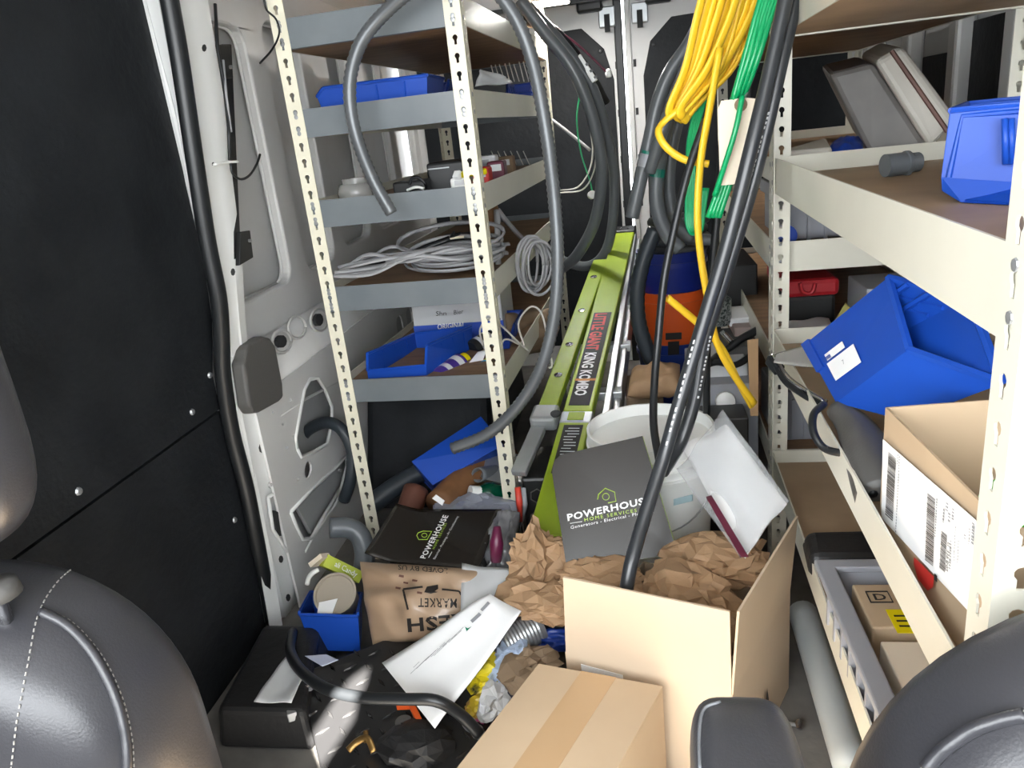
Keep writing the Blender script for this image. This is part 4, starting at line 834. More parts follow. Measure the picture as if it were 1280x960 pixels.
# blue tub with container
t0 = [PY(374, 766, 1.40), PY(447, 768, 1.40), PY(452, 742, 1.56), PY(388, 740, 1.56)]; b0 = [PY(391, 812, 1.38), PY(450, 814, 1.38), PY(452, 790, 1.52), PY(396, 790, 1.52)]
hopper('storage_bin', b0, t0, 'blue_plastic', lip=0.95, cut=0.03, ribs=False, label='small blue tub holding the round container by the door pillar', cat='bin')
o = thing('food_container', 'round translucent container with white label sitting in the blue tub', 'container', tuple(PY(420, 765, 1.46)))
ax = V((0.12, -0.62, 0.78)); p = PY(421, 745, 1.47) - ax.normalized() * 0.05
MB().lathe([(0.043, 0), (0.05, 0.06), (0.052, 0.062), (0.052, 0.07), (0.047, 0.07), (0.045, 0.064), (0, 0.064)], 36, p, ax).build('container_body', mat('deli', (0.42, 0.37, 0.30), 0.3, alpha=0.9, spec=0.6), o, smooth='auto')
cp = p + ax.normalized() * 0.0735; rx = ax.cross(V((0, 0, 1))).normalized(); ry = rx.cross(ax).normalized()
MB().add([cp + rx * a_ * -1 + ry * b_ for a_, b_ in ((-0.005, -0.05), (-0.04, -0.045), (-0.036, -0.018), (0.008, -0.014))], [(0, 1, 2, 3)]).build('label', 'paper', o, solid=0.002)
o = thing('bulb_box', 'small lime green carton with white end leaning behind the round container', 'carton', tuple(PY(425, 725, 1.55)))
MB().bar(PY(404, 700, 1.53), PY(449, 722, 1.56), 0.03, 0.035, up=(0.2, -0.6, 0.6)).build('carton_body', 'lime_box', o, bevel=0.001); MB().bar(PY(392, 706, 1.52), PY(407, 694, 1.525), 0.012, 0.035, up=(0.2, -0.6, 0.6)).build('end_flap', 'tag_cream', o)
f = lambda u, v: PY(320 + u / 4.8, 560 + v / 4.8, 1.515)
text_on(f, 'ali Candy', 470, 708, 600, 775, (12, -30), 'print_white', o)
o = MB().tube(spline(pxl([(398, 712, 1.49), (391, 716, 1.48), (386, 722, 1.48), (384, 730, 1.48)]), 4), 0.006, 8).build('white_clip', 'white_plastic', smooth=True); tag(o, 'bent white plastic clip on the rim of the blue tub', 'clip')
# rubbish between the papers and the cartons
for i, (px, py, z, rr, m, lab, nm) in enumerate(((617, 845, 0.10, (0.045, 0.05, 0.03), mat('wrap_yellow', (0.75, 0.62, 0.02), 0.35, 0, 0, 30, col2=(0.03, 0.03, 0.03), thr=(0.5, 0.62)), 'yellow snack wrapper with black print by the closed carton', 'snack_wrapper'),
        (634, 822, 0.12, (0.05, 0.05, 0.035), mat('wrap_blue', (0.45, 0.55, 0.72), 0.35, 0, 0, 24, col2=(0.08, 0.09, 0.12), thr=(0.5, 0.65)), 'pale blue plastic wrapper beside the yellow one', 'snack_wrapper'),
        (664, 830, 0.13, (0.055, 0.06, 0.04), 'jute', 'small crumpled brown bag behind the closed carton', 'paper_bag'),
        (618, 872, 0.09, (0.03, 0.05, 0.025), 'paper_grey', 'crumpled white paper by the edge of the closed carton', 'paper_scrap'),
        (598, 888, 0.08, (0.03, 0.03, 0.02), mat('wrap_pink', (0.55, 0.40, 0.03), 0.35, 0, 0, 30, col2=(0.4, 0.02, 0.2), thr=(0.45, 0.6)), 'yellow and pink candy wrapper by the hose end', 'candy_wrapper'),
        (650, 862, 0.07, (0.06, 0.05, 0.03), mat('cloth_navy', (0.015, 0.018, 0.04), 0.7), 'dark navy rag under the wrappers', 'rag'),
        (606, 790, 0.13, (0.04, 0.03, 0.02), 'step_black', 'crumpled black plastic under the white invoice', 'bag'))):
    o = crumple(nm, PZ(px, py, z), rr, m, amp=0.55, seed=40 + i, lev=4); tag(o, lab, 'rag' if nm == 'rag' else 'wrapper' if 'wrapper' in nm else 'paper' if nm == 'paper_scrap' else 'bag')
o = thing('tin_can', 'ribbed grey tin can behind the wrappers', 'can', tuple(PZ(640, 795, 0.13)))
MB().lathe([(0.034, 0)] + [(0.036 - 0.0015 * (i % 2), 0.004 + i * 0.004) for i in range(20)] + [(0.034, 0.088)], 24, PZ(630, 806, 0.13), (0.6, 0.4, 0.1)).build('can_body', 'galv', o, smooth='auto')
o, _ = pillow('blue_cloth', [PZ(655, 815, 0.10), PZ(712, 815, 0.10), PZ(715, 785, 0.14), PZ(655, 783, 0.14)], 0.02, 'blue_dark', warp=0.02, seed=5); tag(o, 'dark blue cloth under the kraft paper folds', 'cloth')
o = thing('hex_bolt', 'loose silver hex bolt on the floor by the armrest', 'bolt', tuple(PZ(1000, 905, 0)))
p = PZ(998, 906, 0.012); MB().lathe([(0.010, 0), (0.010, 0.006), (0, 0.0065)], 6, p, (0.5, -0.3, 0.4)).build('head', 'chrome', o); MB().tube([p, p + V((-0.025, 0.012, -0.008))], 0.004, 8).build('shank', 'galv', o)
# ------------------------------------------------------------------ middle of the van: ladder, hoses and hanging cable
def bar_from(a, b, w, h, **k): return MB().bar(a, b, w, h, **k)
lt, lb = PY(781, 292, 3.1), PY(716, 545, 1.84)
lad = thing('ladder', 'lime green folding ladder with KING KOMBO sticker leaning on the rear doors', 'ladder', tuple(lb))
ld_ = (lb - lt).normalized(); lx = ld_.cross(V((0, 0, 1))).normalized(); lx = lx if lx.x > 0 else -lx; ln = ld_.cross(lx); ln = ln if ln.z > 0 else -ln
j = lt + (lb - lt) * 0.93
rail1 = MB().bar(lt, j, 0.083, 0.03).build('rail', 'lime', lad, bevel=0.004)
MB().bar(lt - ld_ * 0.03, lt + ld_ * 0.025, 0.09, 0.045).build('end_cap', 'rubber', lad, bevel=0.006)
for s in (-0.015, 0.015): MB().lathe([(0.005, 0), (0.004, 0.003), (0, 0.004)], 8, lt + lx * s + ln * 0.022, ln).build('rivet', 'chrome', lad)
MB().bar(j, j + ld_ * 0.05, 0.088, 0.03).build('hinge_block', 'aluminium', lad, bevel=0.004)
MB().bar(j + ld_ * 0.008 + ln * 0.016, j + ld_ * 0.042 + ln * 0.016, 0.045, 0.004).build('hinge_window', 'lime', lad, bevel=0.002)
lb2 = j + ld_ * 0.05 + (lb - lt).normalized() * 0.42
rail3 = MB().bar(j + ld_ * 0.05, lb2, 0.083, 0.03).build('rail', 'lime', lad, bevel=0.004)
MB().bar(j + ld_ * 0.065 + ln * 0.0155, j + ld_ * 0.26 + ln * 0.0155, 0.052, 0.002).build('warning_sticker', 'print_black', rail3)
for i in range(14):
    r0 = random.Random(i); MB().bar(j + ld_ * (0.08 + i * 0.012) + lx * (-0.02 + 0.01 * r0.random()) + ln * 0.0168, j + ld_ * (0.08 + i * 0.012) + lx * (0.006 + 0.016 * r0.random()) + ln * 0.0168, 0.004, 0.0006).build('sticker_print', 'paper_grey', rail3)
# sticker lettering reads down the rail
st0 = lt + (lb - lt) * 0.53
def rail_fn(u, v): return st0 + ld_ * u + lx * v + ln * 0.0172
MB().bar(rail_fn(-0.02, 0.0) - ln * 0.0015, rail_fn(0.50, 0.0) - ln * 0.0015, 0.058, 0.002).build('brand_sticker', 'print_black', rail1)
text_on(rail_fn, 'LITTLE GIANT', -0.012, -0.022, 0.215, -0.022, (0, 0.038), 'print_red', rail1, bold=0.03)
text_on(rail_fn, 'KING KOMBO', 0.23, -0.020, 0.455, -0.020, (0, 0.034), 'print_white', rail1, bold=0.03)
MB().bar(rail_fn(0.375, -0.03), rail_fn(0.375, 0.03), 0.016, 0.002).build('orange_tape', mat('tape_orange', (0.62, 0.25, 0.05), 0.5), lad)
a2, b2 = PY(751, 328, 2.86), PY(684, 515, 1.94)
rail2 = MB().bar(a2, b2, 0.055, 0.028).build('rail', 'lime', lad, bevel=0.004)
d2 = (b2 - a2).normalized(); n2 = d2.cross(lx); n2 = n2 if n2.z > 0 else -n2
for t in (0.16, 0.42, 0.65, 0.83): MB().lathe([(0.012, 0), (0.012, 0.003), (0.006, 0.004), (0.006, 0.002), (0, 0.002)], 14, a2.lerp(b2, t) + n2 * 0.014, n2).build('rivet', 'chrome', rail2)
MB().bar(b2 - d2 * 0.01, b2 + d2 * 0.06, 0.075, 0.045).build('hinge_block', 'aluminium', lad, bevel=0.01)
MB().lathe([(0.014, 0), (0.014, 0.006), (0.006, 0.007), (0, 0.006)], 14, b2 + d2 * 0.04 + lx * 0.035 + n2 * 0.02, n2).build('hinge_pin', 'dark_cavity', lad)
MB().bar(b2 + d2 * 0.06 + V((-0.012, 0, -0.01)), b2 + d2 * 0.22 + V((-0.03, 0, -0.03)), 0.042, 0.02).build('rail', 'aluminium', lad, bevel=0.004)
for dx, dz in ((0.062, -0.03), (0.085, -0.055)):
    MB().bar(lt + V((dx * 0.6, 0, dz)), lb + V((dx + 0.02, 0.1, dz)), 0.02, 0.07).build('inner_rail', 'aluminium', lad, bevel=0.003)
for t in (0.2, 0.4, 0.6, 0.8): MB().bar(lt.lerp(lb, t) + V((-0.05, 0, -0.045)), lt.lerp(lb, t) + V((0.10, 0, -0.045)), 0.05, 0.025).build('rung', 'aluminium', lad, bevel=0.003)
# metal flexible conduit: one long loop
def flex(name, label, P, r, m, step=0.0065, amp=0.07):
    Q = resample(spline([V(p) for p in P], 14), step)
    o = MB().tube(Q, [r * (1 + (amp if i % 2 else -amp)) for i in range(len(Q))], 12).build(name, m, smooth=True); tag(o, label, 'conduit'); return o
flex('flexible_conduit', 'long loop of grey ribbed flexible conduit hanging over the left rack', pxl([(490, 267, 1.72), (465, 222, 1.72), (444, 165, 1.71), (437, 110, 1.71), (448, 60, 1.71), (475, 22, 1.71), (515, -12, 1.70), (560, -30, 1.70), (605, -22, 1.70), (640, 15, 1.70), (665, 75, 1.70), (682, 160, 1.69), (693, 250, 1.69), (697, 330, 1.68), (692, 400, 1.67), (676, 460, 1.66), (648, 507, 1.66), (610, 542, 1.66), (565, 561, 1.66)]), 0.0145, 'flex_steel')
# smooth grey conduits by the left door
for i, (P, r, lab) in enumerate((([(650, 0, 2.7), (680, 40, 2.7), (715, 85, 2.7), (740, 145, 2.72), (752, 210, 2.75), (744, 275, 2.8), (722, 318, 2.85), (703, 335, 2.9)], 0.021, 'outer grey conduit arching down in front of the left rear door'),
        ([(660, 8, 2.8), (700, 52, 2.8), (738, 105, 2.82), (758, 165, 2.85), (768, 225, 2.88), (764, 290, 2.9), (752, 322, 2.92), (730, 333, 2.95), (700, 325, 3.0)], 0.019, 'inner grey conduit arching beside the ladder top'),
        ([(640, 25, 2.9), (672, 30, 2.9), (700, 45, 2.92), (735, 90, 2.95), (757, 130, 2.98)], 0.018, 'black corrugated loom running along the roof corner'))):
    o = MB().tube(spline(pxl(P), 8), r, 12).build('conduit', 'conduit_grey' if i < 2 else 'rubber', smooth=True); tag(o, lab, 'conduit')
o = thing('wire_harness', 'white wiring block on a dark harness by the rear door', 'harness', tuple(PY(735, 90, 2.9)))
MB().bar(PY(723, 70, 2.82), PY(744, 102, 2.82), 0.045, 0.02).build('connector_block', 'white_plastic', o, bevel=0.003)
for s in (0.3, 0.55, 0.8): MB().bar(PY(723, 70, 2.80).lerp(PY(744, 102, 2.80), s) + V((0.01, 0, 0)), PY(723, 70, 2.80).lerp(PY(744, 102, 2.80), s + 0.08) + V((0.01, 0, 0)), 0.02, 0.01).build('clip', 'rubber', o)
o = thing('pull_cord', 'thin dark red cord with white end hanging at the rear door', 'cord', tuple(PY(762, 96, 2.95)))
MB().tube(spline(pxl([(690, 36, 2.9), (712, 48, 2.92), (738, 70, 2.94), (761, 93, 2.95)]), 5), 0.004, 6).build('cord', 'maroon', o, smooth=True); MB().lathe([(0.01, 0), (0.012, 0.02), (0.004, 0.03)], 10, PY(761, 97, 2.95)).build('end_plug', 'white_plastic', o, smooth=True)
for i, (P, m, lab) in enumerate((([(700, 238, 3.0), (722, 234, 3.0), (736, 215, 3.0), (741, 190, 3.0), (738, 160, 3.0)], 'cable_white', 'white wire curling below the wiring block'), ([(700, 241, 3.02), (728, 237, 3.0), (742, 215, 3.0), (746, 185, 3.0)], 'cable_white', 'second white wire curling beside the grey conduit'),
        ([(725, 118, 3.0), (721, 150, 3.0), (726, 190, 3.0), (737, 225, 3.0), (740, 238, 3.0)], 'green_wire', 'thin green wire hanging down to a small white plug'), ([(690, 150, 3.1), (710, 165, 3.1), (738, 188, 3.1)], 'cable_grey', 'grey cable crossing the left rear door lining'))):
    o = MB().tube(spline(pxl(P), 6), 0.003 if i < 3 else 0.007, 6).build('thin_wire', m, smooth=True); tag(o, lab, 'wire')
o = MB().lathe([(0.016, 0), (0.016, 0.02), (0.008, 0.022), (0, 0.02)], 12, PY(739, 244, 3.0), (0.3, -1, 0.2)).build('white_plug', 'white_plastic', smooth='auto'); tag(o, 'small white plug on the green wire', 'plug')
# big grey conduit coil on the right of the ladder
coils = [([(925, -70, 2.15), (885, 10, 2.15), (862, 55, 2.15), (838, 90, 2.15), (822, 130, 2.15), (812, 175, 2.15), (805, 205, 2.15), (797, 240, 2.15), (790, 272, 2.15)], 0.019), ([(940, -70, 2.2), (900, 10, 2.2), (876, 60, 2.2), (850, 105, 2.2), (832, 160, 2.2), (822, 215, 2.2), (821, 255, 2.2), (832, 290, 2.2), (850, 312, 2.2)], 0.021),
         ([(945, -70, 2.3), (910, 10, 2.3), (885, 70, 2.3), (858, 120, 2.3), (840, 180, 2.3), (836, 240, 2.3), (845, 280, 2.3), (865, 300, 2.3)], 0.019), ([(920, -80, 2.1), (882, 20, 2.1), (860, 80, 2.1), (843, 120, 2.1), (826, 170, 2.1), (812, 215, 2.12)], 0.016), ([(842, 150, 2.35), (832, 210, 2.35), (834, 260, 2.35), (856, 296, 2.35), (890, 300, 2.35)], 0.018)]
cl = ['grey conduit with a coupling hanging beside the rear door seam', 'thick grey conduit marked with green tape', 'grey conduit curving behind the yellow cable', 'thin grey conduit crossing the coil', 'grey conduit bend at the bottom of the coil']
for (P, r), lab in zip(coils, cl):
    o = MB().tube(spline(pxl(P), 8), r, 14).build('conduit', 'conduit_grey', smooth=True); tag(o, lab, 'conduit')
    if 'coupling' in lab:
        MB().lathe([(0.022, 0), (0.0225, 0.03), (0.022, 0.034)], 16, PY(807, 209, 2.14), PY(812, 175, 2.15) - PY(805, 205, 2.15)).build('coupling', 'grey_plastic', o, smooth='auto'); MB().lathe([(0.0205, 0.03), (0.0205, 0.042)], 16, PY(807, 209, 2.14), PY(812, 175, 2.15) - PY(805, 205, 2.15)).build('green_tape', mat('tape_green', (0.0, 0.16, 0.11), 0.4), o)
    if 'marked' in lab: MB().lathe([(0.0218, 0), (0.0218, 0.022)], 16, PY(821, 221, 2.2), PY(826, 190, 2.2) - PY(821, 221, 2.2)).build('green_tape', 'tape_green', o)
# buckets and the dark corrugated hose behind
bx_ = PY(842, 400, 2.75); zt = lambda py: PY(842, py, 2.65).z
def pail(name, label, z0, z1, r0, r1, m):
    o = MB().lathe([(0.0, z0), (r0, z0), (r1, z1 - 0.05), (r1 + 0.006, z1 - 0.05), (r1 + 0.006, z1 - 0.035), (r1, z1 - 0.035), (r1 + 0.002, z1), (r1 - 0.004, z1), (r0 - 0.004, z0 + 0.01), (0, z0 + 0.01)], 32, (bx_.x, 2.78, 0)).build(name, m, smooth='auto'); tag(o, label, 'bucket'); return o
pail('bucket', 'dark blue bucket at the bottom of the nested stack', 0.0, zt(432), 0.105, 0.135, 'blue_dark')
og = pail('bucket', 'orange bucket with a black label nested in the stack', zt(447), zt(368), 0.118, 0.128, 'orange')
for px, py, w, h in ((842, 421, 10, 4), (842, 436, 7, 8)): MB().prism([PY(px - w, py - h, 2.642), PY(px + w, py - h - 1, 2.642), PY(px + w, py + h - 1, 2.642), PY(px - w, py + h, 2.642)], (0, 0.006, 0)).build('label_mark', 'print_black', og)
pail('bucket', 'dark blue bucket on top of the orange one', zt(384), zt(318), 0.112, 0.124, mat('blue_pail', (0.012, 0.025, 0.20), 0.35))
hc_ = thing('coiled_hose', 'dark grey hose coiled on top of the blue bucket', 'hose', (bx_.x + 0.03, 2.76, zt(322)))
for k_ in range(4):
    zz = zt(322) + 0.016 + k_ * 0.032
    MB().tube([V((bx_.x + 0.03 + (0.085 + 0.008 * (k_ % 2)) * math.cos(q), 2.76 + 0.075 * math.sin(q), zz)) for q in [2 * math.pi * i / 30 for i in range(31)]], 0.017, 10).build('turn', mat('hose_grey', (0.045, 0.047, 0.05), 0.45), hc_, smooth=True)
flex('corrugated_hose', 'thick dark corrugated hose bending down beside the nested buckets', pxl([(820, 285, 2.3), (806, 320, 2.3), (797, 360, 2.3), (798, 400, 2.3), (808, 435, 2.3), (818, 458, 2.3)]), 0.024, 'conduit_dark', 0.012, 0.04)
o, _ = pillow('paper_bag', [PY(784, 495, 2.05), PY(850, 490, 2.05), PY(850, 456, 2.15), PY(790, 462, 2.15)], 0.05, 'kraft', warp=0.02, seed=4); tag(o, 'crumpled brown paper bag behind the white bucket', 'bag')
o = MB().box((-0.05, 2.12, 0), (0.06, 2.34, 0.36)).build('wooden_crate', 'jute', bevel=0.01); tag(o, 'dark brown carton under the paper bag behind the bucket', 'box')
# stack of cases by the second rack
def cbox(name, label, px0, py0, px1, py1, Y0, dep, m, cat='box', z0=None, bev=0.004, rot=0):
    a, b = PY(px0, py1, Y0), PY(px1, py0, Y0); z0_ = a.z if z0 is None else z0
    o = MB().box((a.x, Y0, z0_), (b.x, Y0 + dep, b.z)).build(name, m, bevel=bev); tag(o, label, cat); return o
g = cbox('grey_case', 'grey plastic case with a round white cap behind the bucket', 868, 478, 948, 520, 1.92, 0.35, 'grey_plastic', 'case', z0=0.0)
MB().lathe([(0.025, 0), (0.025, 0.02), (0.02, 0.024), (0, 0.024)], 20, PY(906, 500, 1.92), (0, -1, 0.15)).build('round_cap', 'white_plastic', g, smooth='auto')
cbox('black_box', 'black box with a small white mark below the grey case cap', 868, 522, 936, 580, 1.80, 0.10, 'black_plastic', z0=0.0)
cbox('small_carton', 'pinkish carton on the pile beside the second rack', 918, 408, 950, 432, 2.15, 0.12, mat('carton_pink', (0.35, 0.27, 0.25), 0.6), 'carton')
cbox('small_carton', 'pale carton at the top of the pile by the rack post', 912, 396, 950, 409, 2.2, 0.15, 'paper_grey', 'carton')
cbox('small_carton', 'grey carton in the middle of the pile by the rack post', 872, 452, 935, 476, 1.98, 0.2, 'paper_grey', 'carton')
cbox('small_carton', 'white folded carton low in the pile by the rack post', 900, 432, 946, 452, 2.05, 0.2, 'grey_pad', 'carton')
cbox('small_carton', 'brown carton low behind the black cables', 868, 452, 884, 482, 1.95, 0.1, 'cardboard_dark', 'carton')
o = MB().hexa(pxl([(938, 520, 1.74), (948, 520, 1.74), (948, 520, 1.95), (938, 520, 1.95)]), pxl([(934, 425, 1.74), (948, 423, 1.74), (948, 423, 1.95), (934, 425, 1.95)])).build('cardboard_sheet', 'cardboard_dark', bevel=0.001); tag(o, 'upright strip of brown cardboard against the rack post', 'cardboard')
o = thing('screw_jar', 'clear jar full of steel screws on the pile', 'jar', tuple(PY(895, 402, 2.2)))
MB().lathe([(0.036, 0), (0.04, 0.01), (0.04, 0.075), (0.028, 0.085)], 22, PY(897, 405, 2.22)).build('jar_body', mat('screws', (0.35, 0.38, 0.38), 0.3, 0.6, 0, 160, col2=(0.04, 0.06, 0.06), thr=(0.4, 0.6)), o, smooth='auto'); MB().lathe([(0.026, 0.085), (0.026, 0.1), (0, 0.101)], 18, PY(897, 405, 2.22)).build('lid', 'white_plastic', o, smooth='auto')
o = MB().tube(spline(pxl([(885, 455, 1.93), (905, 440, 2.0), (925, 425, 2.02), (948, 412, 2.05)]), 6), 0.011, 8).build('extension_cord', 'cable_black', smooth=True); tag(o, 'thick black cord draped over the pile by the rack post', 'cord')
o = MB().tube(spline(pxl([(870, 462, 1.93), (895, 453, 1.94), (920, 456, 1.95), (945, 440, 1.98)]), 6), 0.009, 8).build('extension_cord', 'cable_black', smooth=True); tag(o, 'thin black cord lying across the grey carton', 'cord')
o = thing('chrome_socket', 'shiny chrome socket on the pile beside the black cord', 'socket', tuple(PY(908, 428, 2.0))); MB().tube(pxl([(905, 418, 2.02), (914, 428, 2.0)]), 0.009, 10).build('socket_body', 'chrome', o, smooth='auto'); MB().tube(pxl([(902, 414, 2.02), (905, 418, 2.02)]), 0.006, 8).build('drive_end', 'galv', o)
cbox('equipment_case', 'large black case inside the second rack behind the post', 905, 330, 947, 395, 2.4, 0.3, 'black_plastic', 'case')
# yellow cable bundle
def roofed(Q, both=False):                 # carry a hanging cable on up to the roof it hangs from
    Q = list(Q)
    def up1(p, q):
        d = (p - q).normalized(); d.z = max(d.z, 0.5); return p + d * ((ROOF + 0.005 - p.z) / d.z)
    if Q[0].z > 1.38: Q = [up1(Q[0], Q[1])] + Q
    if both and Q[-1].z > 1.38: Q = Q + [up1(Q[-1], Q[-2])]
    return Q
def cable(name, label, P, r, m, n=8, sy=1.0, cat='cable', seg=7):
    o = MB().tube(spline(roofed(pxl(P)), seg), r, n, sy=sy).build(name, m, smooth=True); tag(o, label, cat); return o
yb = thing('cable_bundle', 'bundle of yellow cable loops hanging from the van roof', 'cable', tuple(PY(850, 160, 1.65)))
rnd = random.Random(9)
for k_ in range(9):
    f_ = k_ / 8; x0 = 884 + 66 * f_; bxx = 838 + 26 * f_ + rnd.uniform(-3, 3); by = 152 - 16 * abs(f_ - 0.35) + rnd.uniform(-6, 4); Yk = 1.64 + rnd.uniform(-.03, .03)
    MB().tube(spline(roofed(pxl([(x0, -25, Yk), (x0 - 12, 20, Yk), ((x0 + bxx) / 2 - 4, 85, Yk), (bxx, by - 12, Yk), (bxx + 1, by, Yk + 0.01), (bxx + 7, by - 8, Yk + 0.02), ((x0 + bxx) / 2 + 14, 80, Yk + 0.03), (x0 + 8, -25, Yk + 0.03)]), True), 6), 0.0105, 8, sy=0.5).build('loop', 'yellow', yb, smooth=True)
cable('yellow_cable', 'outer yellow cable hanging apart to the left of the bundle', [(885, -25, 1.62), (872, 20, 1.62), (860, 70, 1.62), (853, 100, 1.62)], 0.008, 'yellow', sy=0.6)
cable('yellow_cable', 'yellow cable curling round below the bundle', [(850, 135, 1.62), (830, 152, 1.62), (823, 165, 1.61), (832, 183, 1.60), (852, 198, 1.60), (872, 203, 1.60), (886, 205, 1.60)], 0.0075, 'yellow', sy=0.7)
cable('yellow_cable', 'long single yellow cable running straight down to the rack post', [(900, 60, 1.60), (888, 130, 1.59), (876, 200, 1.58), (872, 270, 1.57), (876, 320, 1.57), (884, 370, 1.57), (895, 425, 1.58), (915, 465, 1.59), (943, 505, 1.60)], 0.009, 'yellow', sy=0.7)
cable('yellow_cable', 'yellow cable with cut end running down to the rack post', [(834, 372, 1.56), (862, 395, 1.57), (888, 418, 1.58), (905, 440, 1.59), (922, 475, 1.60), (940, 508, 1.61)], 0.0085, 'yellow', sy=0.7)
# green wire bundle
gb = thing('wire_bundle', 'bundle of bright green wires tied with the paper tag', 'wire', tuple(PY(915, 120, 1.55)))
for k_ in range(6):
    e = k_ * 4.2; MB().tube(spline(roofed(pxl([(958 + e, -25, 1.56), (945 + e * 0.9, 20, 1.55), (930 + e * 0.7 + (k_ % 2) * 2, 75, 1.55 - 0.008 * (k_ % 2)), (916 + e * 0.55, 125, 1.55 + 0.004 * k_)])), 6), 0.0058, 8).build('strand', 'green_wire', gb, smooth=True)
for k_ in range(4):
    e = k_ * 4.5; MB().tube(spline(pxl([(917 + e, 125, 1.56), (912 + e, 170, 1.56), (903 + e * 0.9, 220, 1.56), (885 + e, 272, 1.56)]), 6), 0.0058, 8).build('strand', 'green_wire', gb, smooth=True)
MB().tube(spline(pxl([(928, 120, 1.53), (920, 160, 1.52), (908, 200, 1.525), (893, 245, 1.54)]), 6), 0.0052, 8).build('strand', 'green_wire', gb, smooth=True)
gc = thing('wire_coil', 'small coil of green wire hanging above the nested buckets', 'wire', tuple(PY(866, 293, 1.7)))
for k_ in range(5):
    e = k_ * 2.2; MB().tube(spline(pxl([(885 + e, 90, 1.68), (868 + e, 140, 1.70), (860 + e, 182, 1.72), (859 + e, 235, 1.72), (858 + e, 275, 1.72), (864 + e, 292, 1.71), (872 + e * 0.6, 286, 1.70), (876 + e * 0.5, 262, 1.70), (880 + e * 0.5, 235, 1.70)]), 5), 0.0042, 6).build('loop', 'green_wire', gc, smooth=True)
# paper tag
tg = thing('paper_tag', 'cream paper hang tag on the green wires', 'tag', tuple(PY(915, 230, 1.54)))
tp_ = pxl([(902, 126, 1.545), (932, 122, 1.545), (950, 124, 1.545), (952, 134, 1.545), (938, 229, 1.545), (900, 232, 1.545), (897, 136, 1.545)])
MB().prism(tp_, (0, 0.0015, 0)).build('tag_card', 'tag_cream', tg); MB().lathe([(0.012, 0), (0.012, 0.001), (0.004, 0.0012)], 14, PY(926, 131, 1.544), (0, -1, 0)).build('eyelet', 'jute', tg)
MB().tube(spline(pxl([(926, 131, 1.54), (930, 122, 1.53), (934, 116, 1.54)]), 4), 0.0015, 5).build('tie_wire', 'galv', tg)
# black cables reaching into the open carton
cA_ = cable('black_cable', 'thick black cable with white print running into the open carton', [(988, -30, 1.42), (962, 90, 1.40), (940, 180, 1.38), (910, 300, 1.36), (880, 400, 1.33), (850, 500, 1.29), (830, 570, 1.26), (806, 645, 1.20), (790, 700, 1.15), (783, 735, 1.13)], 0.0125, mat('cable_sheen', (0.026, 0.029, 0.033), 0.3, spec=0.6), 12)
cB_ = cable('black_cable', 'second thick black cable bending back behind the first', [(1002, -30, 1.46), (978, 70, 1.44), (958, 160, 1.43), (935, 250, 1.42), (905, 350, 1.41), (880, 430, 1.40), (868, 500, 1.38), (852, 550, 1.36), (838, 575, 1.33), (828, 590, 1.30)], 0.0125, 'cable_sheen', 12)
cC_ = cable('black_cable', 'thin black cable hanging in front of the blue bucket', [(882, 150, 1.60), (860, 215, 1.58), (843, 285, 1.56), (830, 350, 1.54), (823, 420, 1.52), (818, 480, 1.48), (817, 530, 1.42), (824, 575, 1.34), (828, 590, 1.30)], 0.0082, 'cable_black', 10)
cable('black_cable', 'thin black cable dropping straight behind the thick ones', [(905, 150, 1.75), (897, 260, 1.75), (889, 350, 1.75), (884, 430, 1.75), (883, 520, 1.75)], 0.009, 'cable_black', 10)
for cab, (x0, y0, x1, y1) in ((cA_, (868, 425, 832, 560)), (cB_, (961, 140, 935, 235)), (cB_, (888, 420, 872, 500))):
    tb = bvh_of(cab); nmk = 16
    for i in range(nmk):
        if i % 5 == 4: continue
        a, b = i / nmk, (i + 0.6) / nmk; P = lambda t, s: cast(tb, x0 + (x1 - x0) * t + s, y0 + (y1 - y0) * t, 0.0006)
        MB().add([P(a, -1.1), P(b, -1.1), P(b, 1.1), P(a, 1.1)], [(0, 1, 2, 3)]).build('printed_mark', 'paper_grey', cab)
# ------------------------------------------------------------------ on the right racks
R2, R3, R4 = 1.0, 0.625, 0.328
# blue bin on the upper shelf (back wall towards the aisle end)
def wedge_bin(name, label, B, T, m, **k): return hopper(name, B, T, m, label=label, cat='bin', **k)
ol = pxl([(1197, 138, 1.06), (1330, 130, 1.06), (1330, 240, 1.06)]); fz = R2 + 0.002
fl_ = [PZ(1202, 252, fz), PZ(1318, 258, fz)]
A0 = [V((ol[0].x, 1.08, ol[0].z)), V((ol[1].x, 1.03, ol[0].z)), V((fl_[1].x + 0.01, 1.03, fz + 0.018)), fl_[1], fl_[0], PY(1179, 238, 1.075), PY(1178, 222, 1.075)]
dv = V((0.10, 0.21, 0))
bt = thing('storage_bin', 'blue plastic bin standing on the upper shelf by the near post', 'bin', tuple(fl_[0]))
A1 = [p + dv for p in A0]
bbd = MB().add(A0 + A1, [tuple(range(7)), tuple(range(7, 14))] + [(i, (i + 1) % 7, 7 + (i + 1) % 7, 7 + i) for i in range(1, 7)]).build('bin_body', 'blue_plastic', bt, solid=0.004, offset=0, bevel=0.002)
MB().tube([A0[6] + V((0.006, -0.004, 0.0)), A0[0] + V((0.012, -0.004, -0.008)), A0[1] + V((0, -0.004, -0.008))], 0.004, 8).build('rim', 'blue_plastic', bbd)
MB().tube([A0[0], A0[1], A1[1], A1[0], A0[0]], 0.004, 8).build('rim', 'blue_plastic', bbd)
for px in (1256, 1264): MB().tube([PY(px, 148, 1.035), PY(px + 1, 205, 1.035)], 0.004, 8).build('rib', 'blue_plastic', bbd, smooth=True)
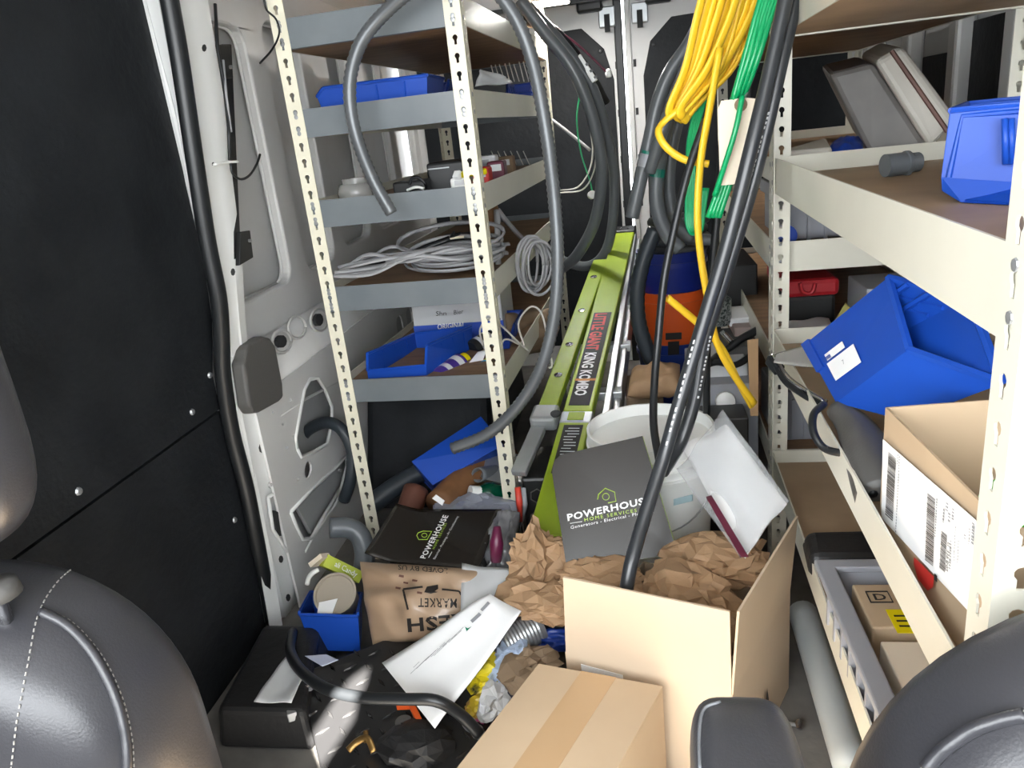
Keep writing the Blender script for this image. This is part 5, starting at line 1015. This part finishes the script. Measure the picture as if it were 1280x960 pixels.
# PVC fitting
o = thing('pvc_fitting', 'grey plastic conduit fitting lying on the upper shelf board', 'fitting', tuple(PZ(1120, 217, R2)))
p = PZ(1106, 208, 1.019); q_ = PZ(1140, 204, 1.019); p.z = q_.z = R2 + 0.02; dx_ = (q_ - p).normalized()
MB().lathe([(0.015, 0), (0.0195, 0.0), (0.0195, 0.035), (0.0215, 0.036), (0.0215, 0.042), (0.016, 0.043), (0.016, 0.062), (0.012, 0.062)], 24, p, dx_).build('fitting_body', 'pvc_grey', o, smooth='auto')
for i in range(6): MB().lathe([(0.0158, 0.045 + i * 0.0028), (0.0168, 0.0464 + i * 0.0028), (0.0158, 0.0478 + i * 0.0028)], 20, p, dx_).build('thread', 'pvc_grey', o, smooth=True)
# large tilted tote on the far rack
tt = thing('plastic_tote', 'large dusty cream and grey tote tilted on the far rack', 'tote', tuple(PY(1110, 185, 1.95)))
P_ = lambda x, y, Y: PY(x, y, Y)
A = [P_(1035, 92, 1.92), P_(1085, 192, 1.88), P_(1162, 186, 1.84), P_(1092, 78, 1.90)]      # grey outer wall facing the aisle
bk_ = V((0.06, 0.34, 0.03))
MB().hexa(A, [p + bk_ for p in A]).build('tote_body', 'tote_grey', tt, bevel=0.012)
C_ = [P_(1092, 76, 1.895), P_(1162, 188, 1.835), P_(1198, 150, 1.83), P_(1128, 56, 1.89)]
MB().hexa(C_, [p + bk_ for p in C_]).build('tote_rim', 'tote_cream', tt, bevel=0.015, bseg=3)
MB().tube([C_[0].lerp(C_[3], 0.62) + V((0, -0.002, 0)), C_[1].lerp(C_[2], 0.62) + V((0, -0.002, 0))], 0.005, 6).build('rim_groove', 'brown_tube', tt)
o = MB().hexa(pxl([(984, 198, 1.80), (1040, 194, 1.80), (1036, 186, 2.0), (984, 194, 2.0)]), pxl([(984, 188, 1.80), (1040, 184, 1.80), (1032, 172, 2.0), (984, 186, 2.0)])).build('flat_tray', 'tote_cream', bevel=0.006); tag(o, 'cream plastic tray lying beside the dusty tote', 'tray')
o, _ = pillow('blue_cloth', [PY(1030, 196, 1.85), PY(1080, 192, 1.85), PY(1078, 176, 1.95), PY(1040, 182, 1.95)], 0.025, 'blue_dark', warp=0.01, seed=3); tag(o, 'dark blue plastic bag beside the cream tray', 'bag')
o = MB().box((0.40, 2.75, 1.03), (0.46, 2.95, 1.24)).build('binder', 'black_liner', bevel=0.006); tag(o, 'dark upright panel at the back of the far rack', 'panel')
# grey ribbed tote on the second rack
gt = thing('grey_tote', 'grey ribbed plastic tote on the second rack shelf', 'tote', (0.5, 1.9, 0.832))
MB().box((0.345, 1.86, 0.832), (0.70, 2.12, 0.955)).build('tote_body', 'grey_plastic', gt, bevel=0.006)
MB().box((0.335, 1.845, 0.925), (0.71, 2.13, 0.958)).build('tote_rim', 'grey_plastic', gt, bevel=0.004)
for i in range(9): MB().box((0.36 + i * 0.038, 1.852, 0.832), (0.368 + i * 0.038, 1.861, 0.925)).build('rib', 'grey_plastic', gt)
o = thing('can_round', 'small blue and white round tin next to the rack post', 'tin', tuple(PY(982, 300, 1.8))); MB().lathe([(0.025, 0), (0.025, 0.004), (0.02, 0.006), (0, 0.006)], 20, PY(982, 295, 1.81), (0, -1, 0.1)).build('tin_face', 'print_blue', o, smooth='auto')
MB().lathe([(0.0255, -0.03), (0.0255, 0.002)], 20, PY(982, 295, 1.81), (0, -1, 0.1)).build('tin_side', 'paper_grey', o)
o, _ = pillow('grey_sack', [PY(982, 290, 2.2), PY(1040, 270, 2.2), PY(1040, 262, 2.3), PY(984, 258, 2.3)], 0.06, 'grey_pad', warp=0.02, seed=8); tag(o, 'dark grey bag lying on top of the grey tote', 'bag')
# tool box with red lid
tb_ = thing('tool_box', 'black tool box with a red lid under the second rack shelf', 'tool box', (0.42, 2.0, 0.58))
a, b = PY(982, 405, 1.95), PY(1046, 348, 1.95)
MB().box((a.x, 1.95, 0.582), (b.x, 2.2, b.z - 0.04)).build('box_body', 'black_plastic', tb_, bevel=0.01)
MB().box((a.x - 0.005, 1.935, b.z - 0.04), (b.x + 0.005, 2.21, b.z + 0.005)).build('lid', 'red_plastic', tb_, bevel=0.012)
MB().tube(spline(pxl([(1000, 354, 1.93), (1003, 364, 1.93), (1010, 367, 1.93), (1016, 364, 1.93), (1019, 354, 1.93)]), 4), 0.005, 8).build('latch', 'red_plastic', tb_, smooth=True)
wb = thing('white_carton', 'white carton with a dark strap behind the blue bin', 'carton', (0.62, 2.1, 0.6))
a, b = PY(1082, 398, 1.93), PY(1135, 358, 1.93)
MB().box((a.x, 1.93, 0.582), (b.x + 0.05, 2.1, b.z)).build('carton_body', 'paper_grey', wb, bevel=0.003); MB().tube(spline(pxl([(1084, 372, 1.925), (1092, 382, 1.925), (1098, 398, 1.925)]), 5), 0.003, 6).build('strap', 'rubber', wb)
o = sheet('yellow_note', [PY(1040, 406, 1.88), PY(1065, 402, 1.88), PY(1063, 385, 1.9), PY(1057, 378, 1.92)], mat('note_yellow', (0.55, 0.50, 0.16), 0.6), t=0.001); tag(o, 'folded pale yellow paper standing on the second rack', 'paper')
o = sheet('white_papers', [PY(985, 412, 1.8), PY(1040, 408, 1.8), PY(1036, 398, 1.92), PY(985, 402, 1.92)], 'paper_grey', t=0.004, warp=0.008, seed=4); tag(o, 'pale papers lying in front of the red lidded tool box', 'paper')
# grey ribbed bins on the lowest shelf of the second rack
gt2 = thing('grey_tote', 'grey ribbed tote on the bottom shelf behind the rack post', 'tote', (0.45, 1.9, 0.33))
MB().box((0.325, 1.84, 0.327), (0.62, 2.05, 0.46)).build('tote_body', 'grey_plastic', gt2, bevel=0.006)
for i in range(6): MB().box((0.335 + i * 0.03, 1.832, 0.335), (0.342 + i * 0.03, 1.841, 0.44)).build('rib', 'grey_plastic', gt2)
cbox('small_carton', 'brown carton standing on the bottom grey tote', 974, 505, 1010, 528, 1.86, 0.1, 'cardboard_dark', 'carton')
# third shelf: large tipped blue bin
def on_plane(px, py, a, b, c):
    n = (b - a).cross(c - a).normalized(); r = ray(px, py); return CAM + r * ((a - CAM).dot(n) / r.dot(n))
t0, t1, t3, b0_ = PY(1137, 437, 1.05), PY(1111, 347, 1.17), PY(1252, 478, 0.92), PY(1046, 502, 1.18)
b1_ = on_plane(1006, 431, b0_, t0, t1); b3_ = on_plane(1130, 524, b0_, t0, t3)
t2 = t1 + (t3 - t0); b2_ = b1_ + (b3_ - b0_)
rb = thing('storage_bin', 'large blue bin tipped on its side on the shelf above the labelled box', 'bin', tuple(b0_))
MB().add([b0_, b1_, b2_, b3_, t0, t1, t2, t3], [(0, 1, 2, 3), (0, 1, 5, 4), (1, 2, 6, 5), (2, 3, 7, 6), (3, 0, 4, 7)]).build('bin_body', 'blue_plastic', rb, solid=0.004, offset=0)
rm = MB()
for a, b in ((t0, t1), (t1, t2), (t2, t3), (t3, t0)): rm.tube([a, b], 0.006, 6)
rm.build('rim', 'blue_plastic', rb)
inn = (t0 - b0_).cross(t3 - b0_).normalized(); inn = inn if inn.dot(t1 - t0) > 0 else -inn
for s in (0.3, 0.62): MB().tube([b1_.lerp(b2_, s).lerp(t1.lerp(t2, s), 0.15) - inn * 0.004, t1.lerp(t2, s) - inn * 0.004], 0.005, 6).build('rib', 'blue_plastic', rb)
for s in (0.72, 0.84): MB().tube([b1_.lerp(t1, s).lerp(b2_.lerp(t2, s), 0.32) - inn * 0.003, b1_.lerp(t1, s).lerp(b2_.lerp(t2, s), 0.95) - inn * 0.003], 0.0035, 6).build('rib', 'blue_plastic', rb)
fb = quad_fn([b0_, t0, t1, b1_], 0.004)
for (u0, v0, u1, v1, m, nm) in ((0.14, 0.22, 0.50, 0.50, 'paper', 'label'), (0.16, 0.54, 0.40, 0.64, 'paper', 'label'), (0.16, 0.545, 0.22, 0.60, 'print_blue', 'label_print')):
    MB().add([fb(u0, v0), fb(u1, v0), fb(u1, v1), fb(u0, v1)], [(0, 1, 2, 3)]).build(nm, m, rb, solid=0.0006)
text_on(quad_fn([b0_, t0, t1, b1_], 0.0052), '7', 0.31, 0.34, 0.335, 0.34, (0, 0.06), 'print_grey', rb)
MB().add([fb(-0.02, 0.5), fb(0.08, 0.5), fb(0.08, 1.02), fb(-0.02, 1.02)], [(0, 1, 2, 3)]).build('hanger_lip', 'blue_plastic', rb, solid=0.012)
# clear tub and black tool
ct = thing('plastic_tub', 'clear curved plastic tub edge with black latch behind the blue bin', 'tub', tuple(PY(970, 452, 1.50)))
MB().grid(lambda u, v: PY(968 + 150 * u, 442 - 42 * u + (8 + 60 * u * (1 - 0.4 * u)) * v * 1.2, 1.42 - 0.05 * v + 0.08 * u), 12, 6).build('tub_wall', 'clear_tub', ct, smooth=True, solid=0.003)
MB().tube(spline(pxl([(966, 444, 1.42), (982, 470, 1.37), (1005, 488, 1.32), (1032, 503, 1.28)]), 6), 0.006, 8).build('tub_edge', 'chrome', ct, smooth=True)
MB().tube(spline(pxl([(966, 450, 1.41), (980, 476, 1.36), (1004, 494, 1.31), (1030, 508, 1.27)]), 6), 0.005, 8).build('tub_seal', 'rubber', ct, smooth=True)
MB().bar(PY(962, 448, 1.42), PY(975, 464, 1.39), 0.018, 0.02).build('latch', 'rubber', ct, bevel=0.003)
bo = thing('shop_vacuum', 'black plastic tool body with a curved cord beside the labelled box', 'tool', tuple(PY(1080, 640, 1.05)))
MB().tube(spline(pxl([(1045, 512, 1.18), (1068, 534, 1.13), (1086, 570, 1.05), (1097, 600, 0.99), (1104, 622, 0.96)]), 6), [0.016 + 0.02 * min(1, i / 12) for i in range(25)], 16).build('tool_body', 'grey_pad', bo, smooth=True)
MB().tube(spline(pxl([(1030, 505, 1.16), (1017, 518, 1.13), (1017, 540, 1.10), (1030, 560, 1.08), (1052, 566, 1.06), (1060, 562, 1.06)]), 6), 0.006, 8).build('cord', 'cable_black', bo, smooth=True)
MB().tube(spline(pxl([(1074, 570, 1.03), (1083, 595, 0.99), (1092, 618, 0.955)]), 5), 0.006, 8).build('seam', 'rubber', bo, smooth=True)
# labelled cardboard box on the third shelf
lx0, ly1 = 0.292, 0.91; zt_ = 0.782
lbx = thing('labelled_carton', 'open cardboard box with white shipping labels on the driver side shelf', 'box', (0.42, 0.75, R3))
y0_ = 0.60; x1_ = 0.56
MB().add([(lx0, y0_, R3), (x1_, y0_, R3), (x1_, ly1, R3), (lx0, ly1, R3), (lx0, y0_, 0.795), (x1_, y0_, 0.795), (x1_, ly1, zt_ + .01), (lx0, ly1, zt_)], [(0, 1, 2, 3), (0, 1, 5, 4), (1, 2, 6, 5), (2, 3, 7, 6), (3, 0, 4, 7)]).build('carton_body', 'cardboard', lbx, solid=0.004, offset=0)
g = lambda px, py, o=0.004: PX(px, py, lx0 - o)
slab = MB().prism([g(*p) for p in ((1104, 549), (1226, 655), (1212, 765), (1102, 647))], (-0.0005, 0, 0)).build('shipping_label', 'paper', lbx)
zz4 = lambda u, v: g(1080 + u / 4, 540 + v / 4, 0.0056)
def bars(x0, y0, x1, y1, wx, wy, n, seed):                 # bar code: thin bars stacked from (x0,y0) to (x1,y1), each of width vector (wx,wy)
    r0 = random.Random(seed); mb = MB(); t = 0.0
    while t < 1:
        h = r0.choice((0.006, 0.01, 0.016)); e = min(1, t + h)
        P = lambda t_, s: zz4(x0 + (x1 - x0) * t_ + wx * s, y0 + (y1 - y0) * t_ + wy * s)
        mb.add([P(t, 0), P(t, 1), P(e, 1), P(e, 0)], [(0, 1, 2, 3)]); t = e + r0.choice((0.006, 0.01, 0.014))
    mb.build('bar_code', 'print_black', slab)
bars(122, 100, 105, 415, 38, 35, 0, 1); bars(316, 305, 304, 640, 40, 32, 0, 2); bars(386, 490, 376, 680, 28, 26, 0, 3)
rnd = random.Random(4)
for (x0, y0, L, w) in ((175, 120, 400, 4), (168, 110, 60, 3), (362, 330, 200, 5), (455, 470, 180, 4), (470, 540, 120, 4), (440, 380, 60, 10), (410, 350, 50, 12), (420, 400, 50, 12), (395, 380, 80, 8), (540, 450, 110, 12), (500, 510, 30, 8), (525, 480, 90, 5), (430, 540, 150, 8), (545, 710, 60, 4)):
    n = max(2, int(L / 14))
    for i in range(n):
        a = y0 + L * i / n; b = a + L / n * rnd.uniform(0.3, 0.8)
        MB().add([zz4(x0 - (a - y0) * 0.05, a), zz4(x0 + w - (a - y0) * 0.05, a + w * 0.8), zz4(x0 + w - (b - y0) * 0.05, b + w * 0.8), zz4(x0 - (b - y0) * 0.05, b)], [(0, 1, 2, 3)]).build('label_print', 'print_grey', slab)
text_on(zz4, 'FL 339 8-02', 432, 560, 418, 700, (-14, -10), 'print_black', slab)
MB().add([zz4(*p) for p in ((352, 705), (366, 720), (366, 752), (350, 738))], [(0, 1, 2, 3)]).build('label_mark', 'print_black', slab)
MB().add([zz4(*p) for p in ((250, 625), (350, 725), (345, 775), (318, 795), (270, 735), (248, 660))], [(0, 1, 2, 3, 4, 5)]).build('red_sticker', 'print_red', lbx)
o = MB().lathe([(0.03, 0), (0.04, 0.03), (0.035, 0.06), (0.02, 0.075), (0, 0.08)], 20, (0.36, 0.72, 0.70)).build('green_bottle', 'green_bright', smooth=True); tag(o, 'bright green bottle inside the labelled cardboard box', 'bottle')
MB().lathe([(0.05, 0), (0.05, 0.07), (0.03, 0.075)], 20, (0.36, 0.72, 0.63)).build('bottle_base', 'green_bright', o, smooth=True)
# bottom shelf: grey tray with breaker cartons, black mat
ty = thing('grey_tray', 'grey ribbed plastic tray on the bottom driver side shelf', 'tray', (0.36, 1.0, R4))
MB().add([(0.30, 0.72, R4 + .003), (0.54, 0.72, R4 + .003), (0.54, 1.13, R4 + .003), (0.30, 1.13, R4 + .003), (0.285, 0.70, R4 + .075), (0.555, 0.70, R4 + .075), (0.555, 1.145, R4 + .075), (0.285, 1.145, R4 + .075)], [(0, 1, 2, 3), (0, 1, 5, 4), (1, 2, 6, 5), (2, 3, 7, 6), (3, 0, 4, 7)]).build('tray_body', 'grey_plastic', ty, solid=0.004, offset=0)
MB().add([(0.27, 0.685, R4 + .077), (0.57, 0.685, R4 + .077), (0.57, 1.16, R4 + .077), (0.27, 1.16, R4 + .077), (0.30, 0.71, R4 + .077), (0.54, 0.71, R4 + .077), (0.54, 1.135, R4 + .077), (0.30, 1.135, R4 + .077)], [(0, 1, 5, 4), (1, 2, 6, 5), (2, 3, 7, 6), (3, 0, 4, 7)]).build('tray_rim', 'grey_plastic', ty, solid=0.012, offset=0, bevel=0.003)
for i in range(9): MB().box((0.276, 0.75 + i * 0.042, R4 + .006), (0.29, 0.757 + i * 0.042, R4 + .072)).build('rib', 'grey_plastic', ty)
by = thing('breaker_carton', 'tan electrical carton with yellow label in the grey tray', 'carton', (0.38, 1.05, R4))
MB().box((0.315, 0.99, R4 + .01), (0.50, 1.10, R4 + .074)).build('carton_body', 'cardboard', by, bevel=0.003)
MB().box((0.345, 0.975, R4 + .0755), (0.50, 1.03, R4 + .0765)).build('yellow_label', 'yellow_print', by)
fk = lambda u, v: V((0.33 + u, 1.05 + v, R4 + .0752))
MB().tube([fk(0, 0), fk(0.032, 0), fk(0.032, 0.028), fk(0, 0.028), fk(0, 0)], 0.0012, 5).build('emblem_frame', 'print_black', by)
text_on(fk, 'D', 0.008, 0.006, 0.026, 0.006, (0, 0.016), 'print_black', by, bold=0.02)
for i in range(3): MB().box((0.352, 1.012 - i * 0.012, R4 + .0766), (0.352 + 0.05 + 0.02 * i, 1.016 - i * 0.012, R4 + .0769)).build('label_print', 'print_black', by)
o = MB().box((0.32, 0.80, R4 + .01), (0.50, 0.97, R4 + .066)).build('cream_carton', 'tag_cream', bevel=0.003); tag(o, 'plain cream carton in the grey tray in front of the yellow label', 'carton')
o = MB().hexa([(0.275, 1.22, R4 + .002), (0.60, 1.20, R4 + .002), (0.60, 1.32, R4 + .002), (0.285, 1.34, R4 + .002)], [(0.28, 1.23, R4 + .05), (0.60, 1.21, R4 + .06), (0.60, 1.30, R4 + .06), (0.29, 1.31, R4 + .05)]).build('black_bag', 'step_black', bevel=0.015, bseg=3); tag(o, 'folded black bag behind the grey tray', 'bag')
pipe('white_pipe', 'pale grey plastic pipe on the floor along the driver side rack', [PZ(1003, 765, 0.09), PZ(1030, 850, 0.085), PZ(1066, 965, 0.08)], 0.03, mat('pvc_pale', (0.42, 0.46, 0.47), 0.4), 16, hollow=False)
# ------------------------------------------------------------------ cab seats
def seat_back(name, label, cx, Y0, top, bot, hw, rad, th, pile=0):
    # back cushion facing the cab: rounded outline, bulging front
    t = thing(name, label, 'seat', (cx, Y0, bot))
    out = []
    n = 14
    for (sx_, a0) in ((1, 90), (-1, 90)):
        pass
    pts = []
    for k_ in range(n + 1):                       # right side bottom -> top right corner -> top left -> left bottom
        a = math.radians(0 + 90 * k_ / n); pts.append((hw - rad + rad * math.cos(a) ** 0.9 if k_ < n else hw - rad, top - rad + rad * math.sin(a) ** 0.9))
    R_ = [(hw, bot)] + [(hw, bot + (top - rad - bot) * i / 6) for i in range(1, 6)] + pts
    L_ = [(-x, z) for x, z in reversed(R_)]
    outl = R_ + L_; m = len(outl); zc_ = (top + bot) / 2 + 0.02
    rings = []
    for s, d in ((1.0, 0.0), (0.985, 0.45), (0.95, 0.72), (0.88, 0.9), (0.75, 1.0), (0.5, 0.97), (0.25, 0.93), (0.0, 0.92)):
        rings.append([V((cx + x * s, Y0 + th * 0.5 - th * d, zc_ + (z - zc_) * s)) for x, z in outl])
    mb = MB(); vs = [p for r in rings for p in r]; fs = []
    for i in range(len(rings) - 1):
        for j_ in range(m): fs.append((i * m + j_, i * m + (j_ + 1) % m, (i + 1) * m + (j_ + 1) % m, (i + 1) * m + j_))
    mb.add(vs, fs)
    back = [[V((p.x, (Y0 + th * 0.5) + (Y0 + th * 0.5 - p.y) * 0.3, p.z)) for p in r] for i, r in enumerate(rings[:5])]
    vs = [p for r in back for p in r]; fs = []
    for i in range(4):
        for j_ in range(m): fs.append((i * m + j_, (i + 1) * m + j_, (i + 1) * m + (j_ + 1) % m, i * m + (j_ + 1) % m))
    fs.append(tuple(4 * m + j_ for j_ in range(m))); mb.add(vs, fs)
    o = mb.build('back_cushion', 'seat_leather', t, smooth=True, weld=True)
    return t, o
def stitches(par, tree, P, r, m, nm, dash=0.0, off=0.001):
    Q = spline([V((x, y_, 0)) for x, y_ in P], 8); pts = [cast(tree, p.x, p.y, off) for p in Q]
    if not dash: return MB().tube(pts, r, 6).build(nm, m, par, smooth=True)
    W_ = resample(pts, dash); mb = MB()
    for a, b in zip(W_[::2], W_[1::2]): mb.tube([a, b], r, 5)
    return mb.build(nm, m, par)
sl, cu = seat_back('passenger_seat', 'black leather seat back with stitched piping in front of the sliding door', -0.745, 0.53, 0.777, 0.10, 0.25, 0.20, 0.13)
tr_ = bvh_of(cu)
stitches(cu, tr_, [(105, 700), (72, 728), (48, 768), (35, 830), (22, 900), (14, 965)], 0.0008, 'stitch', 'stitching', 0.0035)
stitches(cu, tr_, [(50, 766), (85, 785), (118, 822), (142, 870), (155, 920), (158, 968)], 0.005, 'seat_leather', 'piping', 0, 0.002)
stitches(cu, tr_, [(56, 762), (92, 780), (127, 820), (151, 868), (164, 920), (167, 968)], 0.0007, 'stitch', 'stitching', 0.003)
hr = MB(); hc = V((-0.675, 0.53, 0.975))
def hrf(u, v):
    a, b = 2 * math.pi * u, math.pi * (v - 0.5); c = lambda x, e: math.copysign(abs(x) ** e, x)
    return hc + V((0.132 * c(math.cos(a), 0.6) * c(math.cos(b), 0.6), 0.055 * c(math.sin(a), 0.7) * c(math.cos(b), 0.7), 0.145 * c(math.sin(b), 0.6)))
hr.grid(hrf, 40, 24); ho = hr.build('headrest', 'seat_leather', sl, smooth=True, weld=True)
for dx in (-0.05, 0.06): MB().tube([(hc.x + dx, 0.53, 0.74), (hc.x + dx, 0.53, 0.86)], 0.007, 10).build('headrest_post', 'chrome', sl, smooth=True)
MB().lathe([(0.022, 0), (0.02, 0.014), (0.01, 0.016)], 16, (hc.x + 0.06, 0.53, 0.782)).build('post_collar', 'grey_pad', sl, smooth=True)
sr, cu2 = seat_back('driver_seat', 'black leather seat back in front of the labelled box', 0.408, 0.42, 0.826, 0.10, 0.275, 0.25, 0.11)
tr2 = bvh_of(cu2)
stitches(cu2, tr2, [(1160, 962), (1180, 940), (1215, 915), (1250, 902), (1282, 895)], 0.005, 'seat_leather', 'piping', 0, 0.002)
stitches(cu2, tr2, [(1152, 962), (1174, 936), (1210, 910), (1248, 896), (1282, 889)], 0.0007, 'stitch', 'stitching', 0.003)
ar = MB(); ac = V((0.06, 0.40, 0.672))
def arf(u, v):
    a, b = 2 * math.pi * u, math.pi * (v - 0.5); c = lambda x, e: math.copysign(abs(x) ** e, x)
    return ac + V((0.040 * c(math.cos(a), 0.45) * c(math.cos(b), 0.45), 0.10 * c(math.sin(a), 0.45) * c(math.cos(b), 0.45), 0.055 * c(math.sin(b), 0.5)))
ar.grid(arf, 40, 24); ao = ar.build('armrest', 'seat_leather', smooth=True, weld=True); tag(ao, 'black leather armrest beside the driver seat', 'armrest')
tr3 = bvh_of(ao)
stitches(ao, tr3, [(876, 962), (875, 920), (880, 888), (900, 878)], 0.0014, 'seat_leather_light', 'seam', 0, 0.0006)
